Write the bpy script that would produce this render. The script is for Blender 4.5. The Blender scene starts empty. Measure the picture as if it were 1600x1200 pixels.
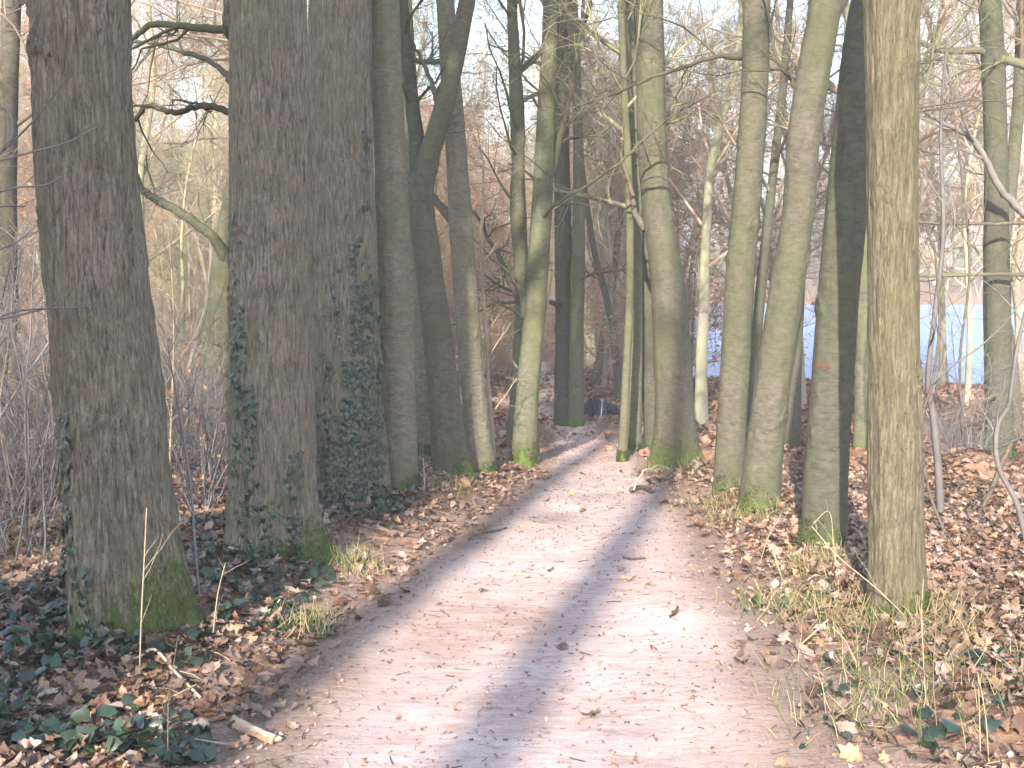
import bpy, math, random
import numpy as np
from mathutils import Vector

# ------------------------------------------------------------------ camera, sky, sun, exposure
scene = bpy.context.scene
C = scene.collection
F_PX, W_PX, H_PX, HORIZON = 1800.0, 1600.0, 1200.0, 425.0
PITCH = math.atan((600.0 - HORIZON) / F_PX)
EYE = np.array([0.0, 0.0, 1.6])

cam_d = bpy.data.cameras.new('camera')
cam_d.sensor_width = 36.0
cam_d.lens = 36.0 * F_PX / W_PX
cam_d.clip_start = 0.05
cam_d.clip_end = 3000.0
cam = bpy.data.objects.new('camera', cam_d)
C.objects.link(cam)
cam.location = EYE
cam.rotation_euler = (math.pi / 2 - PITCH, 0, 0)
scene.camera = cam

SUN_AZ = math.radians(11.5)      # light travels forward and a little to the right
SUN_EL = math.radians(25.0)
world = bpy.data.worlds.new('World')
scene.world = world
world.use_nodes = True
wn = world.node_tree
wn.nodes.clear()
sky = wn.nodes.new('ShaderNodeTexSky')
sky.sky_type = 'NISHITA'
sky.sun_disc = False
sky.sun_elevation = SUN_EL
sky.sun_rotation = math.pi + SUN_AZ
sky.air_density = 1.0
sky.dust_density = 0.8
sky.ozone_density = 1.0
bg = wn.nodes.new('ShaderNodeBackground')
bg.inputs['Strength'].default_value = 0.15
wo = wn.nodes.new('ShaderNodeOutputWorld')
wn.links.new(sky.outputs[0], bg.inputs['Color'])
wn.links.new(bg.outputs[0], wo.inputs['Surface'])

sun_d = bpy.data.lights.new('sun', 'SUN')
sun_d.energy = 3.8
sun_d.angle = math.radians(0.53)
sun_d.color = (1.0, 0.90, 0.77)
sun = bpy.data.objects.new('sun', sun_d)
C.objects.link(sun)
sdir = Vector((math.sin(SUN_AZ) * math.cos(SUN_EL), math.cos(SUN_AZ) * math.cos(SUN_EL), -math.sin(SUN_EL)))
sun.rotation_euler = sdir.to_track_quat('-Z', 'Y').to_euler()
sun.location = (-20, -60, 40)

vs = scene.view_settings
vs.view_transform = 'Standard'
vs.look = 'None'
vs.exposure = 2.1
vs.gamma = 1.0
vs.use_curve_mapping = False
scene.cycles.use_denoising = True
scene.cycles.max_bounces = 4
scene.cycles.diffuse_bounces = 2
scene.cycles.use_adaptive_sampling = True
scene.cycles.adaptive_threshold = 0.03
scene.cycles.glossy_bounces = 2
scene.cycles.transmission_bounces = 2
scene.cycles.caustics_reflective = False
scene.cycles.caustics_refractive = False

# ------------------------------------------------------------------ helpers
RNG = np.random.default_rng(11)

def _hash(ix, iy, iz, seed):
    h = (ix.astype(np.int64) * 374761393 + iy.astype(np.int64) * 668265263 + iz.astype(np.int64) * 1274126177 + seed * 974711) & 0xFFFFFFFF
    h = ((h ^ (h >> 13)) * 1103515245) & 0xFFFFFFFF
    h = ((h ^ (h >> 16)) * 2246822519) & 0xFFFFFFFF
    h = h ^ (h >> 15)
    return (h & 0xFFFF) / 65535.0

def vnoise(x, y, z=0.0, seed=0):
    """value noise in -1..1, arrays broadcast"""
    x, y, z = np.broadcast_arrays(np.asarray(x, float), np.asarray(y, float), np.asarray(z, float))
    x0, y0, z0 = np.floor(x), np.floor(y), np.floor(z)
    fx, fy, fz = x - x0, y - y0, z - z0
    fx, fy, fz = [f * f * (3 - 2 * f) for f in (fx, fy, fz)]
    r = 0
    for dx in (0, 1):
        for dy in (0, 1):
            for dz in (0, 1):
                w = (fx if dx else 1 - fx) * (fy if dy else 1 - fy) * (fz if dz else 1 - fz)
                r = r + w * _hash(x0 + dx, y0 + dy, z0 + dz, seed)
    return r * 2 - 1

def fbm(x, y, z=0.0, oct=3, seed=0):
    a, s, r = 1.0, 1.0, 0
    for o in range(oct):
        r = r + a * vnoise(np.asarray(x) * s, np.asarray(y) * s, np.asarray(z) * s, seed + o * 17)
        a *= 0.5
        s *= 2.03
    return r

def sstep(a, b, x):
    t = np.clip((x - a) / (b - a), 0, 1)
    return t * t * (3 - 2 * t)

# path centre line: y, x, width
PATH = np.array([(-14, -1.6, 2.5), (-6, -0.75, 2.4), (0, -0.1, 2.5), (4.2, 0.10, 2.45), (6.0, 0.20, 2.45), (7.5, 0.38, 2.35), (10.1, 0.70, 1.85),
                 (12.2, 0.88, 1.45), (14, 0.98, 1.15), (16.5, 1.02, 1.0), (18.5, 0.98, 1.0), (20.5, 0.70, 0.95),
                 (22.5, 0.42, 0.9), (25, 0.45, 0.85), (29, 0.75, 0.8), (36, 0.9, 0.8), (50, 0.2, 0.8)])

def path_x(y): return np.interp(y, PATH[:, 0], PATH[:, 1])
def path_w(y): return np.interp(y, PATH[:, 0], PATH[:, 2])
def side_path_y(x): return 23.4 + 0.5 * np.sin(x * 0.25)

def path_dist(x, y):
    """signed distance-like value: <0 on a path"""
    d = np.abs(x - path_x(y)) - path_w(y) * 0.5
    d = np.where(y > 48, np.maximum(d, y - 48), d)
    d2 = np.where(x < 1.5, np.abs(y - side_path_y(x)) - 0.75, 9.0)
    return np.minimum(d, d2)

PROF = np.array([(-60, 0.6), (-20, 0.5), (-8, 0.3), (0, 0.0), (13.5, -0.675), (18, -0.98), (22, -1.03), (26, -1.15), (34, -1.40), (45, -1.5),
                 (60, -1.35), (90, -0.6), (130, 0.8), (180, 2.4), (260, 4.0), (420, 5.0), (2000, 7.0)])
PROF_R = np.array([(-60, 0.6), (-20, 0.5), (-8, 0.3), (0, 0.0), (13.5, -0.70), (18, -0.92), (26, -1.25), (33, -1.50), (40, -1.52), (112, -1.5),
                   (122, -0.6), (140, 1.2), (190, 4.0), (260, 7.0), (420, 9.0), (2000, 12.0)])
LAKE_Z = -1.62

def lake_in(x, y):
    """positive inside the lake (metres to the bank, roughly)"""
    e1 = y - (33.0 + 1.2 * np.sin(x * 0.35) - 0.05 * x)
    e2 = (116.0 + 2.0 * np.sin(x * 0.12)) - y
    e3 = x - (4.6 + (y - 33) * 0.135 + 0.7 * np.sin(y * 0.3))
    e4 = 85 - x
    return np.minimum(np.minimum(e1, e2), np.minimum(e3, e4))

MOUND = (4.75, 11.9, 0.55, 0.30)
TREE_BUMPS = []          # (x, y, radius, height) filled before the ground is built

def g0(x, y):
    x = np.asarray(x, float); y = np.asarray(y, float)
    zl = np.interp(y, PROF[:, 0], PROF[:, 1])
    zr = np.interp(y, PROF_R[:, 0], PROF_R[:, 1])
    k = sstep(1.5, 9.0, x - 0.1 * np.maximum(y - 33, 0))
    z = zl * (1 - k) + zr * k
    z = z + 0.25 * fbm(x * 0.11 + 3, y * 0.11, 1.5, 2, 5) * sstep(3.0, 9.0, np.abs(x - path_x(y))) * (y < 400)
    dip = lake_in(x, y)
    z = np.where(dip > -2.5, z * (1 - sstep(-2.5, 0, dip)) + (-1.56) * sstep(-2.5, 0, dip), z)
    z = z - 0.7 * sstep(0.0, 2.5, dip)
    return z

def g(x, y):
    x = np.asarray(x, float); y = np.asarray(y, float)
    z = g0(x, y)
    d = np.abs(x - path_x(y)) - path_w(y) * 0.5
    bank = sstep(-0.15, 0.75, d)
    z = z + bank * (0.09 + 0.07 * fbm(x * 0.9, y * 0.9, 0.3, 3, 9)) * (y < 60)
    z = z - 0.035 * np.exp(-((x - path_x(y)) / (0.42 * path_w(y))) ** 2) * (y < 50)
    z = z - 0.10 * sstep(0.7, 2.2, x - (path_x(y) + path_w(y) * 0.5)) * (y < 20)
    z = z + 0.016 * fbm(x * 2.1, y * 1.4, 0.2, 3, 51) * (y < 45)
    mx, my, mr, mh = MOUND
    z = z + mh * np.exp(-(((x - mx) / mr) ** 2 + ((y - my) / (mr * 0.7)) ** 2) ** 1.3)
    for bx, by, br, bh in TREE_BUMPS:
        z = z + bh * np.exp(-((x - bx) ** 2 + (y - by) ** 2) / (br * br))
    return z

FWD = np.array([0, math.cos(PITCH), -math.sin(PITCH)])
UPV = np.array([0, math.sin(PITCH), math.cos(PITCH)])
RGT = np.array([1.0, 0, 0])

def ray(px, py):
    return RGT * (px - 800) / F_PX + UPV * (600 - py) / F_PX + FWD

def at(px, py, dist):
    """point seen at a pixel, in the upright plane y = dist"""
    d = ray(px, py)
    return EYE + d * (dist / d[1])

def on_ground(px, py, fn=None):
    fn = fn or g
    d = ray(px, py)
    d = d / d[1]
    ts = np.concatenate([np.arange(2.5, 30, 0.03), np.arange(30, 200, 0.25)])
    P = EYE[None] + d[None] * ts[:, None]
    below = np.nonzero(P[:, 2] < fn(P[:, 0], P[:, 1]))[0]
    i = below[0] if len(below) else len(ts) - 1
    return P[i]

def mesh_from(name, V, Fq, attrs=None, smooth=True, cols=None):
    """V (n,3); Fq list of index arrays (m,3) or (m,4)"""
    me = bpy.data.meshes.new(name)
    V = np.asarray(V, np.float32)
    if not isinstance(Fq, list): Fq = [Fq]
    Fq = [np.asarray(f, np.int32) for f in Fq if len(f)]
    nl = sum(f.size for f in Fq)
    nf = sum(len(f) for f in Fq)
    me.vertices.add(len(V)); me.vertices.foreach_set('co', V.ravel())
    me.loops.add(nl); me.polygons.add(nf)
    me.loops.foreach_set('vertex_index', np.concatenate([f.ravel() for f in Fq]))
    tot = np.concatenate([np.full(len(f), f.shape[1], np.int32) for f in Fq])
    st = np.concatenate([[0], np.cumsum(tot)[:-1]]).astype(np.int32)
    me.polygons.foreach_set('loop_start', st)
    me.polygons.foreach_set('loop_total', tot)
    me.polygons.foreach_set('use_smooth', np.full(nf, bool(smooth)))
    if attrs:
        for k, v in attrs.items():
            a = me.attributes.new(k, 'FLOAT', 'POINT')
            a.data.foreach_set('value', np.asarray(v, np.float32))
    if cols is not None:
        a = me.attributes.new('col', 'FLOAT_COLOR', 'POINT')
        c = np.ones((len(V), 4), np.float32); c[:, :3] = cols
        a.data.foreach_set('color', c.ravel())
    me.update(); me.validate(verbose=False)
    return me

def obj(name, me, mat=None, parent=None, loc=None):
    o = bpy.data.objects.new(name, me)
    C.objects.link(o)
    if mat is not None and me is not None and not me.materials:
        me.materials.append(mat)
    if parent is not None: o.parent = parent
    if loc is not None: o.location = loc
    return o

def tag(o, label=None, cat=None, group=None, kind=None):
    if label: o['label'] = label
    if cat: o['category'] = cat
    if group: o['group'] = group
    if kind: o['kind'] = kind
    return o

def thing(name, label, cat, loc=(0, 0, 0), group=None):
    o = obj(name, None, loc=tuple(float(v) for v in loc))
    o.empty_display_size = 0.2
    return tag(o, label, cat, group)

def tubes(P, R, k=3):
    """P (N,n,3) polylines, R (N,n) radii -> V, quads"""
    N, n, _ = P.shape
    T = np.gradient(P, axis=1)
    T /= np.linalg.norm(T, axis=2, keepdims=True) + 1e-9
    ref = np.where(np.abs(T[:, :1, 2:3]) < 0.9, np.array([0, 0, 1.0]), np.array([1.0, 0, 0]))
    ref = np.broadcast_to(ref, T.shape)
    A = np.cross(T, ref); A /= np.linalg.norm(A, axis=2, keepdims=True) + 1e-9
    B = np.cross(T, A)
    th = np.arange(k) * 2 * math.pi / k
    V = P[:, :, None, :] + R[:, :, None, None] * (np.cos(th)[None, None, :, None] * A[:, :, None, :] + np.sin(th)[None, None, :, None] * B[:, :, None, :])
    idx = np.arange(N * n * k).reshape(N, n, k)
    a = idx[:, :-1, :]; b = np.roll(idx, -1, axis=2)[:, :-1, :]
    c = np.roll(idx, -1, axis=2)[:, 1:, :]; d = idx[:, 1:, :]
    Q = np.stack([a, b, c, d], -1).reshape(-1, 4)
    return V.reshape(-1, 3), Q

class Acc:
    def __init__(self): self.V = []; self.F = []; self.n = 0; self.c = []
    def add(self, V, Q, col=None):
        self.V.append(V); self.F.append(Q + self.n); self.n += len(V)
        if col is not None: self.c.append(np.broadcast_to(col, (len(V), 3)))
    def mesh(self, name, smooth=True):
        byk = {}
        for f in self.F: byk.setdefault(f.shape[1], []).append(f)
        return mesh_from(name, np.concatenate(self.V), [np.concatenate(v) for v in byk.values()], smooth=smooth,
                         cols=np.concatenate(self.c) if self.c else None)

def smooth_line(pts, per=8):
    """Catmull-Rom through pts (M,k)"""
    pts = np.asarray(pts, float)
    if len(pts) < 3: per = max(per, 4)
    P = np.vstack([2 * pts[0] - pts[1], pts, 2 * pts[-1] - pts[-2]])
    out = []
    for i in range(1, len(P) - 2):
        p0, p1, p2, p3 = P[i - 1], P[i], P[i + 1], P[i + 2]
        for t in np.linspace(0, 1, per, endpoint=False):
            out.append(0.5 * ((2 * p1) + (-p0 + p2) * t + (2 * p0 - 5 * p1 + 4 * p2 - p3) * t * t + (-p0 + 3 * p1 - 3 * p2 + p3) * t ** 3))
    out.append(P[-2])
    return np.array(out)

def unit(v): return v / (np.linalg.norm(v, axis=-1, keepdims=True) + 1e-9)

def grow(starts, dirs, L, n, wander, up, rng):
    """wandering polylines, (N,n,3)"""
    N = len(starts)
    P = np.zeros((N, n, 3)); P[:, 0] = starts
    d = unit(dirs.copy())
    step = (L / (n - 1))[:, None]
    for i in range(1, n):
        d = unit(d + rng.normal(0, wander, (N, 3)) + np.array([0, 0, up]))
        P[:, i] = P[:, i - 1] + d * step
    return P

def sprout(P, R, per, t0, t1, ang, rng):
    """child starts, dirs, radius, t for each parent polyline"""
    N, n, _ = P.shape
    t = rng.uniform(t0, t1, (N, per))
    f = t * (n - 1); i = np.minimum(f.astype(int), n - 2); w = (f - i)[..., None]
    rows = np.arange(N)[:, None]
    S = P[rows, i] * (1 - w) + P[rows, i + 1] * w
    T = unit(P[rows, i + 1] - P[rows, i])
    rr = R[rows, i] * (1 - w[..., 0]) + R[rows, i + 1] * w[..., 0]
    rnd = unit(rng.normal(0, 1, T.shape)); perp = unit(np.cross(T, rnd))
    a = rng.normal(ang, 0.2, (N, per))[..., None]
    D = T * np.cos(a) + perp * np.sin(a)
    return S.reshape(-1, 3), D.reshape(-1, 3), rr.ravel(), t.ravel()

def crown_mesh(name, line, rad, rng, nl=14, t0=0.4, Lf=0.34, subs=7, twigs=6, tips=3, thick=1.0, up=0.05, ang=1.0, leaf=0, leafcol=None):
    """limbs, branches and twigs growing from a trunk polyline line (n,3), rad (n,)"""
    acc = Acc()
    H = np.linalg.norm(line[-1] - line[0])
    P = line[None]; R = rad[None]
    S, D, r, t = sprout(P, R, nl, t0, 0.985, ang, rng)
    L = H * Lf * (1.15 - 0.75 * (t - t0) / (1 - t0)) * rng.uniform(0.6, 1.25, len(t))
    P1 = grow(S, D, L, 8, 0.13, up, rng)
    r1 = np.clip(r * 0.48, 0.012, 0.16) * rng.uniform(0.7, 1.0, len(r))
    R1 = r1[:, None] * np.linspace(1, 0.25, 8)[None]
    acc.add(*tubes(P1, R1, 5))
    S, D, r, t = sprout(P1, R1, subs, 0.15, 1.0, 0.8, rng)
    L2 = np.repeat(L, subs) * 0.42 * rng.uniform(0.5, 1.2, len(t)) * (1.2 - 0.6 * t)
    P2 = grow(S, D, L2, 5, 0.17, 0.03, rng)
    R2 = np.clip(r * 0.6, 0.006, 0.05)[:, None] * np.linspace(1, 0.4, 5)[None]
    acc.add(*tubes(P2, R2 * thick, 4))
    Pt = P2; Rt = R2
    lv = [P2]
    if twigs:
        S, D, r, t = sprout(P2, R2, twigs, 0.1, 1.0, 0.75, rng)
        L3 = rng.uniform(0.35, 0.95, len(t))
        P3 = grow(S, D, L3, 4, 0.2, 0.02, rng)
        R3 = np.clip(r * 0.55, 0.0035, 0.009)[:, None] * np.linspace(1, 0.5, 4)[None] * thick
        acc.add(*tubes(P3, R3, 3)); lv.append(P3)
        if tips:
            S, D, r, t = sprout(P3, R3, tips, 0.1, 1.0, 0.7, rng)
            L4 = rng.uniform(0.18, 0.5, len(t))
            P4 = grow(S, D, L4, 3, 0.2, 0.0, rng)
            R4 = np.full((len(t), 3), 0.003) * np.linspace(1, 0.6, 3)[None] * thick
            acc.add(*tubes(P4, R4, 3)); lv.append(P4)
    me = acc.mesh(name)
    lme = None
    if leaf:
        Q = lv[-1].reshape(-1, 3)
        Q = Q[rng.integers(0, len(Q), leaf)] + rng.normal(0, 0.04, (leaf, 3))
        lme = leaf_cards(name + '_leaves', Q, rng, 0.045, leafcol)
    return me, lme

def leaf_cards(name, Q, rng, size, palette):
    """small pointed bent leaves (4 triangles each) at points Q"""
    n = len(Q)
    a = unit(rng.normal(0, 1, (n, 3)) * np.array([1, 1, 0.5])); b = unit(np.cross(a, rng.normal(0, 1, (n, 3)))); c = np.cross(a, b)
    s = size * rng.uniform(0.6, 1.3, (n, 1))
    V = np.stack([Q - a * s, Q + b * s * 0.55 + c * s * 0.15, Q + c * s * 0.02, Q - b * s * 0.55 + c * s * 0.15, Q + a * s], 1)
    base = np.arange(n)[:, None] * 5
    Ft = np.concatenate([base + np.array(f)[None] for f in ((0, 2, 1), (0, 3, 2), (1, 2, 4), (2, 3, 4))])
    col = np.array(palette)[rng.integers(0, len(palette), n)] * rng.uniform(0.7, 1.2, (n, 1))
    return mesh_from(name, V.reshape(-1, 3), Ft, smooth=False, cols=np.repeat(col, 5, 0))

# ------------------------------------------------------------------ materials
def newmat(name):
    m = bpy.data.materials.new(name); m.use_nodes = True
    nt = m.node_tree
    return m, nt, nt.nodes['Principled BSDF']

def N(nt, t, **kw):
    n = nt.nodes.new(t)
    for k, v in kw.items():
        if k in n.inputs: n.inputs[k].default_value = v
        else: setattr(n, k, v)
    return n

def ramp(nt, fac, stops):
    r = nt.nodes.new('ShaderNodeValToRGB')
    while len(r.color_ramp.elements) < len(stops): r.color_ramp.elements.new(0.5)
    for e, (p, c) in zip(r.color_ramp.elements, stops):
        e.position = p; e.color = (*c, 1)
    nt.links.new(fac, r.inputs[0])
    return r.outputs[0]

def mix(nt, fac, a, b, mode='MIX'):
    m = nt.nodes.new('ShaderNodeMix'); m.data_type = 'RGBA'; m.blend_type = mode
    for s, v in ((m.inputs[0], fac), (m.inputs[6], a), (m.inputs[7], b)):
        if hasattr(v, 'is_linked') or hasattr(v, 'links'): nt.links.new(v, s)
        elif isinstance(v, (int, float)): s.default_value = v
        else: s.default_value = (*v, 1)
    return m.outputs[2]

def mapped(nt, scale, coord='Object'):
    tc = nt.nodes.new('ShaderNodeTexCoord'); mp = nt.nodes.new('ShaderNodeMapping')
    mp.inputs['Scale'].default_value = scale
    nt.links.new(tc.outputs[coord], mp.inputs['Vector'])
    return mp.outputs[0]

def noise(nt, vec, scale, detail=4, rough=0.6, dist=0.0):
    n = N(nt, 'ShaderNodeTexNoise', Scale=scale, Detail=detail, Roughness=rough, Distortion=dist)
    nt.links.new(vec, n.inputs['Vector'])
    return n.outputs['Fac']

def bump(nt, h, strength, dist, prev=None):
    b = N(nt, 'ShaderNodeBump', Strength=strength, Distance=dist)
    nt.links.new(h, b.inputs['Height'])
    if prev is not None: nt.links.new(prev, b.inputs['Normal'])
    return b.outputs[0]

def bark_mat(name, dark, light, green=(0.075, 0.10, 0.02), algae=0.25, furrow=True, moss_col=(0.065, 0.10, 0.018)):
    m, nt, p = newmat(name)
    if furrow:
        v = mapped(nt, (1, 1, 0.13)); v2 = mapped(nt, (1, 1, 0.35))
        f1 = noise(nt, v, 62, 7, 0.66, 0.7); f2 = noise(nt, v2, 120, 4, 0.7)
    else:
        v = mapped(nt, (1, 1, 1.7)); v2 = mapped(nt, (1, 1, 7.0))
        f1 = noise(nt, v, 16, 8, 0.7, 0.4); f2 = noise(nt, v2, 11, 7, 0.75, 0.3)
    vb = mapped(nt, (1, 1, 0.55))
    big = noise(nt, vb, 2.6, 4, 0.6)
    lo, hi = (0.34, 0.66) if furrow else (0.28, 0.75)
    col = ramp(nt, f1, [(lo, dark), (0.49, tuple(a * 0.5 + b * 0.5 for a, b in zip(dark, light))), (hi, light)])
    c2 = ramp(nt, f2, [(0.34, (0.5, 0.5, 0.5)), (0.46, (1, 1, 1)), (0.75, (1.12, 1.1, 1.06))])
    col = mix(nt, 1.0, col, c2, 'MULTIPLY')
    gfac = ramp(nt, big, [(0.40, (0, 0, 0)), (0.66, (algae, algae, algae))])
    col = mix(nt, gfac, col, green)
    blot = noise(nt, mapped(nt, (1, 1, 0.8)), 6.5, 5, 0.7)
    col = mix(nt, 1.0, col, ramp(nt, blot, [(0.3, (0.82, 0.82, 0.84)), (0.7, (1.12, 1.11, 1.09))]), 'MULTIPLY')
    at_ = N(nt, 'ShaderNodeAttribute', attribute_name='moss')
    mn = noise(nt, mapped(nt, (1, 1, 0.6)), 22, 4, 0.7)
    ad = N(nt, 'ShaderNodeMath', operation='MULTIPLY_ADD')
    nt.links.new(mn, ad.inputs[0]); ad.inputs[1].default_value = 1.3; nt.links.new(at_.outputs['Fac'], ad.inputs[2])
    mf = ramp(nt, ad.outputs[0], [(0.80, (0, 0, 0)), (1.12, (0.85, 0.85, 0.85))])
    mcol = ramp(nt, noise(nt, mapped(nt, (1, 1, 0.4)), 60, 3, 0.7), [(0.3, tuple(c * 0.45 for c in moss_col)), (0.7, tuple(c * 1.6 for c in moss_col))])
    col = mix(nt, mf, col, mcol)
    nt.links.new(col, p.inputs['Base Color'])
    p.inputs['Roughness'].default_value = 0.9
    p.inputs['Specular IOR Level'].default_value = 0.2
    n1 = bump(nt, f1, 1.0 if furrow else 0.5, 0.034 if furrow else 0.012)
    n2 = bump(nt, f2, 0.6, 0.006, n1)
    nt.links.new(n2, p.inputs['Normal'])
    return m

def twig_mat(name, dark, light, green=None):
    m, nt, p = newmat(name)
    oi = nt.nodes.new('ShaderNodeObjectInfo')
    v = mapped(nt, (1, 1, 1))
    f = noise(nt, v, 1.3, 4, 0.7)
    col = ramp(nt, f, [(0.3, dark), (0.7, light)])
    if green:
        gf = ramp(nt, noise(nt, v, 0.7, 3, 0.6), [(0.42, (0, 0, 0)), (0.62, (0.85, 0.85, 0.85))])
        col = mix(nt, gf, col, green)
    hv = N(nt, 'ShaderNodeHueSaturation')
    mr = N(nt, 'ShaderNodeMapRange'); mr.inputs['To Min'].default_value = 0.75; mr.inputs['To Max'].default_value = 1.3
    nt.links.new(oi.outputs['Random'], mr.inputs['Value']); nt.links.new(mr.outputs[0], hv.inputs['Value'])
    nt.links.new(col, hv.inputs['Color'])
    nt.links.new(hv.outputs[0], p.inputs['Base Color'])
    p.inputs['Roughness'].default_value = 0.8
    p.inputs['Specular IOR Level'].default_value = 0.25
    return m

def col_mat(name, rough=0.7, spec=0.3, trans=0.0):
    m, nt, p = newmat(name)
    a = N(nt, 'ShaderNodeAttribute', attribute_name='col')
    v = mapped(nt, (1, 1, 1))
    f = ramp(nt, noise(nt, v, 60, 3, 0.7), [(0.3, (0.7, 0.7, 0.7)), (0.7, (1.15, 1.15, 1.15))])
    col = mix(nt, 1.0, a.outputs['Color'], f, 'MULTIPLY')
    nt.links.new(col, p.inputs['Base Color'])
    p.inputs['Roughness'].default_value = rough
    p.inputs['Specular IOR Level'].default_value = spec
    if trans:
        tr = nt.nodes.new('ShaderNodeBsdfTranslucent'); nt.links.new(col, tr.inputs['Color'])
        ms = N(nt, 'ShaderNodeMixShader'); ms.inputs[0].default_value = trans
        out = nt.nodes['Material Output']
        nt.links.new(p.outputs[0], ms.inputs[1]); nt.links.new(tr.outputs[0], ms.inputs[2]); nt.links.new(ms.outputs[0], out.inputs['Surface'])
    return m

def plain_mat(name, dark, light, scale=20, rough=0.75, spec=0.3, stretch=(1, 1, 1), bstr=0.4, bdist=0.004):
    m, nt, p = newmat(name)
    f = noise(nt, mapped(nt, stretch), scale, 5, 0.65)
    nt.links.new(ramp(nt, f, [(0.3, dark), (0.7, light)]), p.inputs['Base Color'])
    p.inputs['Roughness'].default_value = rough
    p.inputs['Specular IOR Level'].default_value = spec
    if bstr: nt.links.new(bump(nt, f, bstr, bdist), p.inputs['Normal'])
    return m

M = {}
M['oak_dark'] = bark_mat('bark_furrowed_dark', (0.072, 0.063, 0.047), (0.34, 0.298, 0.222), green=(0.16,0.155,0.08), algae=0.5)
M['oak_brown'] = bark_mat('bark_furrowed_brown', (0.08, 0.07, 0.053), (0.355, 0.31, 0.232), green=(0.175,0.17,0.088), algae=0.5)
M['oak_pale'] = bark_mat('bark_furrowed_pale', (0.09, 0.075, 0.05), (0.235, 0.205, 0.14), green=(0.13, 0.13, 0.05), algae=0.35, moss_col=(0.075, 0.10, 0.02))
M['beech'] = bark_mat('bark_smooth_grey', (0.06, 0.055, 0.042), (0.15, 0.135, 0.10), green=(0.078, 0.088, 0.038), algae=0.7, furrow=False, moss_col=(0.065, 0.095, 0.018))
M['beech_green'] = bark_mat('bark_smooth_green', (0.075, 0.074, 0.05), (0.175, 0.17, 0.115), green=(0.105, 0.12, 0.05), algae=0.8, furrow=False, moss_col=(0.085, 0.125, 0.018))
M['beech_dark'] = bark_mat('bark_smooth_dark', (0.042, 0.042, 0.033), (0.115, 0.11, 0.082), green=(0.065, 0.08, 0.035), algae=0.6, furrow=False, moss_col=(0.05, 0.085, 0.018))
M['beech_light'] = bark_mat('bark_smooth_light', (0.09, 0.083, 0.062), (0.25, 0.228, 0.17), green=(0.125, 0.135, 0.06), algae=0.6, furrow=False, moss_col=(0.075, 0.11, 0.02))
M['twig'] = twig_mat('twig_brown', (0.17, 0.125, 0.085), (0.36, 0.285, 0.205))
M['twig_pink'] = twig_mat('twig_pinkish', (0.30, 0.215, 0.15), (0.54, 0.42, 0.32))
M['twig_green'] = twig_mat('twig_mossy', (0.18, 0.15, 0.11), (0.36, 0.30, 0.22), (0.25, 0.27, 0.11))
M['twig_grey'] = twig_mat('twig_grey', (0.105, 0.095, 0.09), (0.22, 0.20, 0.195))
M['trunk_bg'] = twig_mat('trunk_background', (0.20, 0.175, 0.13), (0.40, 0.36, 0.28), (0.27, 0.29, 0.14))
M['limb'] = twig_mat('limb_bark', (0.055, 0.045, 0.033), (0.14, 0.12, 0.085), (0.10, 0.11, 0.045))
M['leaf'] = col_mat('dry_leaf', 0.6, 0.35)
M['leaf_bg'] = col_mat('beech_leaf', 0.6, 0.3, 0.45)
M['ivy'] = col_mat('ivy_leaf', 0.32, 0.6)
M['stalk'] = plain_mat('dry_stalk', (0.26, 0.20, 0.12), (0.46, 0.38, 0.26), 30)
M['white_wood'] = plain_mat('bare_wood', (0.27, 0.20, 0.135), (0.48, 0.41, 0.31), 25, stretch=(0.2, 1, 1))
M['dark_wood'] = plain_mat('stick_bark', (0.05, 0.04, 0.032), (0.16, 0.13, 0.10), 40)
BEECH_LEAVES = [(0.54, 0.26, 0.12), (0.62, 0.34, 0.17), (0.48, 0.21, 0.10), (0.66, 0.42, 0.25)]

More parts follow.
